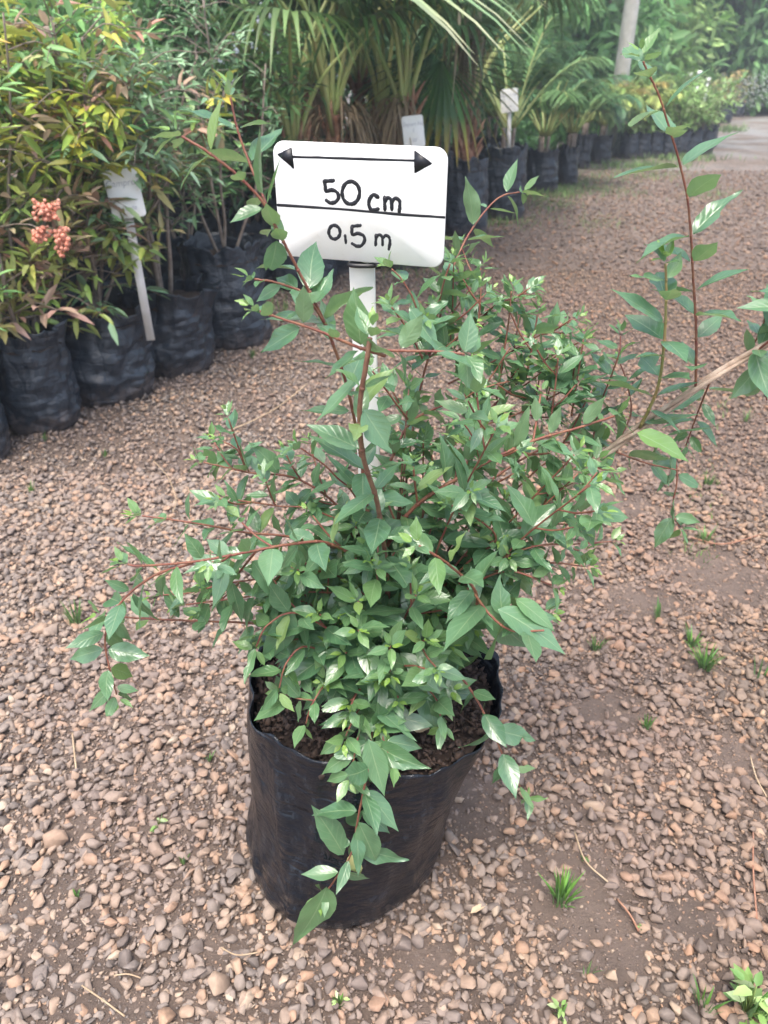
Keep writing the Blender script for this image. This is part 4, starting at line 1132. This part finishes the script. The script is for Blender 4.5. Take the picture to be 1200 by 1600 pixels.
# --- trees
def tree(label, x, y, h, cr, pal, nleaf=3600, leafL=.16, trunk_r=.09, crown0=.25, group='trees behind the nursery', nclump=46, name='tree', bark='greybark', squash=1., ntr=1):
    root = tag(empty(name, (x, y, 0)), label, 'tree', group)
    tm = MB(); hubs = []
    for j in range(ntr):
        b = np.array([rng.normal(0, .25), rng.normal(0, .25), 0]) if ntr > 1 else np.zeros(3)
        P = stem_path(b, (rng.normal(0, .08), rng.normal(0, .08), 1), h * .85, .06, 8)
        V, F = tube(catmull(P, 3), np.linspace(trunk_r, trunk_r * .3, 25), 8); tm.add(V, F)
        for k in range(10):
            f = rng.uniform(crown0, 1); i = min(int(f * 8), 7); p = P[i]; a = rng.uniform(0, 6.283)
            Q = np.array([p, p + np.array([math.cos(a), math.sin(a), .5]) * cr * .4, p + np.array([math.cos(a), math.sin(a), .7]) * cr * .75])
            V, F = tube(catmull(Q, 4), np.linspace(trunk_r * .35, trunk_r * .08, 9), 5); tm.add(V, F)
    tm.build('trunk', M[bark], root)
    lm = MB()
    z = h * (crown0 + (1 - crown0) * rng.random(nclump)); f = (z / h - crown0) / (1 - crown0)
    rad = cr * np.sqrt(np.clip(1 - (f * 1.05 - .35) ** 2 / .7, .08, 1)) * rng.uniform(.35, 1.05, nclump)
    a = rng.uniform(0, 6.283, nclump); hub = np.stack([rad * np.cos(a), rad * np.sin(a) * squash, z], 1)
    cc = pick(pal, nclump); sz = cr * rng.uniform(.18, .42, nclump)
    w_ = rng.integers(0, nclump, nleaf)
    off = norm(rng.normal(size=(nleaf, 3))) * (rng.random(nleaf) ** .5)[:, None] * sz[w_][:, None] * [1, 1, .7]
    B = hub[w_] + off
    d = norm(off + rng.normal(0, .12, (nleaf, 3)) * cr - UP * .1)
    leaves(lm, B, d, norm(UP + rng.normal(0, .5, (nleaf, 3))), leafL * rng.uniform(.6, 1.3, nleaf), 1., cc[w_] * .7 + pick(pal, nleaf) * .3, LT, LF)
    lm.build('crown', M['bgleaf'], root)
    return root
bt = [(-3.6, 4.6, 3.2, 'dark', 'dense dark tree behind the nandinas at the far left edge'), (-2.6, 6.0, 3.4, 'mid', 'leafy mid-green tree behind the left potted rows'),
      (-1.8, 7.4, 3.6, 'dark', 'dark tree behind the fan palms, left part'), (-.6, 8.2, 3.4, 'dark', 'dark tree behind the fan palms, middle part'), (.6, 9.2, 3.2, 'dark', 'dark tree behind the hanging dry fronds'),
      (1.3, 10.8, 3.4, 'mid', 'green tree behind the feather palms')]
for x, y, h, pal, lb_ in bt:
    tree(lb_, x, y, h, 1.3, pal, 8000, .14, .06, .02, nclump=60)
bt3 = [(2.2, 15, 4.2, 'mid', 'mid-green tree left of the pale slanting trunk'), (4.3, 19, 5.0, 'bright', 'bright leafy tree right of the pale slanting trunk'), (6.6, 22, 5.5, 'mid', 'broad green tree above the low bright bed'),
       (8.9, 22, 5.2, 'mid', 'green thicket tree above the end of the low bed'), (11.2, 23, 5.5, 'bright', 'light green tree at the right edge where the track turns'), (13.8, 24, 5.5, 'mid', 'green tree at the far right edge'),
       (5.6, 27, 7.0, 'bright', 'tall pale tree behind the bright leafy tree'), (9.8, 29, 7.5, 'mid', 'tall tree at the back above the track'), (14.6, 29, 7.5, 'bright', 'tall pale tree at the back right'), (2.8, 24, 6.5, 'mid', 'tall tree at the back above the golden palms')]
for x, y, h, pal, lb_ in bt3:
    tree(lb_, x, y, h, 2.5, pal, 9500, .30, .05, .0, nclump=80, group= 'trees across the end of the track', ntr=4)
# pale slanting trunk
q = unproj(962, 180, Y=11.8)
root = tag(empty('tree', (q.x, 11.8, 0)), 'smooth pale grey slanting tree trunk above the golden palms', 'tree')
top = np.array(unproj(988, 0, Y=11.8)) - np.array([q.x, 11.8, 0]); dd = (top - np.array([0, 0, q.z])); dd /= dd[2]
P = [np.array([0, 0, 0]) - dd * 0 + dd * (-q.z) * 0 + np.array([dd[0] * (z - q.z), 0, z]) for z in np.linspace(0, 5.5, 12)]
V, F = tube(P, np.linspace(.11, .075, 12), 12); mesh_from('trunk', V, F, M['palebark'], root)
lm = MB(); n = 3600; cen = P[-1]
hub = cen + rng.normal(0, 1, (40, 3)) * [.9, .9, .7]; w_ = rng.integers(0, 40, n)
leaves(lm, hub[w_] + rng.normal(0, .25, (n, 3)), rng.normal(size=(n, 3)), norm(UP + rng.normal(0, .4, (n, 3))), rng.uniform(.1, .2, n), 1., pick('mid', n))
lm.build('crown', M['bgleaf'], root)
# sprinkler mist
n = 1100; t = rng.random(n); s_ = rng.normal(0, 1, (n, 3))
c0 = np.array(unproj(1215, 120, Y=19)); c1 = np.array(unproj(1075, 160, Y=19))
B = c0 + (c1 - c0) * t[:, None] + UP * (.5 * t * (1 - t))[:, None] - UP * (rng.random(n) ** 2 * .5)[:, None] + s_ * (.06 + .14 * t)[:, None]
v, f = ico(1); mb = MB(); V, F = place(v, f, B, np.tile([.006, 0, 0], (n, 1)), np.tile([0, .006, 0], (n, 1)), np.tile([0, 0, .008], (n, 1))); mb.add(V, F)
tag(mb.build('water_spray', M['drop']), 'pale fan of sprinkler spray drifting over the far track', 'water spray', kind='stuff')

# ================================================================== weeds, twigs, litter
def tuft(px, py, n, L, label, w=.0016, col='grass', spread=.5, leafy=0, name='grass_tuft', cat='grass tuft', group='green tufts growing in the gravel'):
    q = gp(px, py); root = tag(empty(name, (q.x, q.y, .0)), label, cat, group); mb = MB()
    for k in range(n):
        a = rng.uniform(0, 6.283); l = L * rng.uniform(.5, 1.2); e = rng.uniform(.1, 1) * spread; t = np.linspace(0, 1, 6); o = np.array([math.cos(a), math.sin(a), 0])
        P = o * rng.uniform(0, L * .25) + UP * .002 + o * (l * e * t ** 1.3)[:, None] + UP * (l * (t - .35 * e * t * t))[:, None]
        V, F = blade(P, w * np.array([.7, 1, 1, .85, .5, .08])); mb.add(V, F, col=np.array([.12, .25, .05]) * rng.uniform(.6, 1.6) * (1, 1, rng.uniform(.8, 1.6)))
    if leafy:
        n = leafy; a = rng.uniform(0, 6.283, n); hgt = rng.uniform(.2, 1, n) * L
        B = np.stack([np.cos(a) * L * .3 * rng.random(n), np.sin(a) * L * .3 * rng.random(n), hgt], 1)
        d = np.stack([np.cos(a), np.sin(a), rng.uniform(-.2, .5, n)], 1)
        leaves(mb, B, d, norm(UP + rng.normal(0, .3, (n, 3))), rng.uniform(.25, .45, n) * L, 1.35, pick('bright', n) * .8, LT, LF)
        for b in B:
            V, F = tube([np.array([0, 0, 0]), b * (.5, .5, .6), b], .0009, 4); mb.add(V, F, col=np.array([.2, .28, .08]))
    mb.build('blades', M['bgleaf'], root)
tuft(1100, 1045, 60, .055, 'largest bright grass tuft, right of the shrub at mid height', spread=.8)
tuft(1080, 1010, 26, .045, 'small grass tuft just behind the largest tuft on the right', spread=.9)
tuft(930, 1018, 26, .04, 'low grass tuft right of the chewed front leaves')
tuft(876, 1412, 46, .05, 'dark green grass tuft right of the bag base', spread=.7)
tuft(1028, 968, 8, .045, 'pair of upright bluish blades among gravel', w=.0028)
tuft(1010, 1140, 16, .03, 'sparse low blades in the bare soil on the right')
tuft(248, 1293, 4, .030, 'broad-leaved seedling left of the bag', leafy=5, w=.002)
tuft(328, 1190, 10, .02, 'thin seedling near the left side of the bag')
tuft(288, 1350, 8, .02, 'tiny sprout below the broad-leaved seedling')
tuft(120, 1404, 7, .02, 'tiny sprout at the lower left')
tuft(530, 1572, 8, .022, 'small pale sprout at the bottom below the bag', leafy=5)
tuft(875, 1590, 10, .030, 'leafy weed at the bottom edge right of the middle', leafy=9)
tuft(1165, 1590, 26, .07, 'round-leaved weed in the lower right corner', leafy=24, w=.002)
tuft(1100, 1580, 14, .045, 'grass blades left of the corner weed')
tuft(912, 1345, 5, .018, 'tiny bright sprout in gravel right of the bag', leafy=3)
tuft(1000, 1455, 5, .014, 'tiny sprout in the lower right soil patch', leafy=3)
tuft(915, 1520, 6, .04, 'single tall blade group below the dark tuft', w=.001)
tuft(50, 770, 16, .035, 'weed beside the bag at the left edge')
tuft(165, 715, 16, .03, 'dim weed in gravel below the left row')
tuft(120, 975, 30, .06, 'grass hidden behind the lowest left shoot')
tuft(70, 690, 12, .03, 'sprout at the foot of the second bag')
tuft(395, 560, 20, .045, 'weed at the foot of the tall bag')
tuft(1105, 760, 26, .05, 'grass tuft below the twisted stem on the right')
tuft(1100, 850, 30, .05, 'grass tuft near the hanging leaves on the right', spread=.9)
tuft(1165, 660, 16, .05, 'weed under the right edge leaves')
tuft(560, 470, 60, .10, 'green weeds behind the white stake', spread=.6)
tuft(745, 600, 14, .05, 'faint weed behind the upper shoots')
tuft(1185, 1060, 3, .09, 'long curved blade at the right edge', w=.002)
# weeds along the palm row and down the track: not countable
mb = MB()
for (px, py, spx, spy, nn, L) in ((830, 305, 30, 8, 240, .09), (890, 300, 30, 10, 300, .07), (960, 300, 50, 10, 260, .05), (750, 345, 40, 10, 240, .08), (1000, 262, 60, 4, 420, .10), (1060, 250, 60, 4, 340, .10), (1110, 305, 40, 10, 160, .05), (800, 345, 40, 14, 160, .05), (930, 350, 40, 12, 160, .04), (430, 480, 40, 20, 90, .05), (640, 410, 60, 20, 260, .07), (900, 285, 60, 14, 500, .06), (860, 320, 40, 14, 260, .06), (1000, 275, 70, 8, 400, .06), (1100, 640, 50, 30, 50, .03), (1100, 770, 30, 40, 60, .03), (1090, 860, 30, 30, 50, .03), (1140, 205, 20, 3, 160, .14)):
    for k in range(nn):
        q = gp(px + rng.normal(0, spx * .6), max(165, py + rng.normal(0, spy * .6))); a = rng.uniform(0, 6.283); l = L * rng.uniform(.4, 1.2); t = np.linspace(0, 1, 4); o = np.array([math.cos(a), math.sin(a), 0])
        P = np.array(q) + o * (l * .5 * t ** 1.3)[:, None] + UP * (l * t * .8)[:, None]
        V, F = blade(P, L * .045 * np.array([.8, 1, .7, .1])); mb.add(V, F, col=np.array([.13, .23, .06]) * rng.uniform(.6, 1.5))
tag(mb.build('ground_weeds', M['bgleaf']), 'thin green weeds growing along the far bags and track', 'weeds', kind='stuff')

def twig(label, pts, r=.0015, z=.012, name='dry_twig', m='straw', group='dry twigs and straws on the gravel'):
    W = [np.array(unproj(px, py, z=z + (.004 if i % 2 else 0))) for i, (px, py) in enumerate(pts)]
    V, F = tube(catmull(W, 6), r, 5); o = mesh_from(name, V - W[0], F, M[m]); o.location = W[0]; tag(o, label, 'twig', group)
twig('long pale curved twig behind the left shoots', [(360, 672), (400, 655), (440, 632), (480, 600)], .002)
twig('straw stalk lying at the bottom left corner', [(128, 1540), (160, 1562), (195, 1588)], .0012)
twig('short curved straw at the bottom left', [(178, 1524), (200, 1522), (220, 1528)], .001)
twig('upright-lying pale straw at the left', [(113, 1145), (116, 1175), (119, 1202)], .0016)
twig('long thin brown twig at the lower right edge', [(1177, 1300), (1177, 1360), (1183, 1440)], .0014, m='root')
twig('curved brown twig left of the lower right gravel', [(898, 1300), (915, 1345), (950, 1378)], .0014, m='straw')
twig('thin straw at the right edge', [(1172, 1180), (1182, 1215), (1198, 1245)], .0012)
twig('brown root-like twig by the bag base', [(965, 1405), (985, 1430), (998, 1455)], .0016, m='root')
twig('pale straw left of the bag base', [(345, 1480), (370, 1492), (405, 1488)], .001)
twig('dry stem in the mid left gravel', [(240, 720), (262, 745), (275, 780), (270, 800)], .0012)
twig('long dark twig lying right of the shrub', [(1080, 840), (1130, 850), (1190, 835)], .0018, m='root')
# little dry leaf near the bag
lb = LeafBatch()
p = unproj(735, 1427, z=.016)
tv, tf = small_leaf(w=.35); mb = MB(); d = norm(np.array([1., .55, .1]))
V, F = place(tv, tf, np.array([[0, 0, 0]]), d[None] * .03, np.array([[-.5, .86, 0]]) * .03, np.array([[0, 0, .03]])); mb.add(V, F)
o = mb.build('dry_leaf', M['straw']); o.location = p; tag(o, 'small curled beige dry leaf on gravel right of the bag base', 'dry leaf')

# ================================================================== added haze, mostly standing in for lens glare over the far view
hm, ht, hb_, ho = mat('haze_veil'); ht.nodes.remove(hb_)
pv = N(ht, 'ShaderNodeVolumePrincipled'); pv.inputs['Density'].default_value = .008
pv.inputs['Color'].default_value = (.88, .93, 1, 1); pv.inputs['Anisotropy'].default_value = .3
ht.links.new(pv.outputs[0], ho.inputs['Volume'])
V, F = box((0, 0, 4.7), (380, 380, 11.4)); tag(mesh_from('haze', V, F, hm, smooth=False), 'thin pale haze, mostly a stand-in for lens glare', 'haze', kind='stuff')
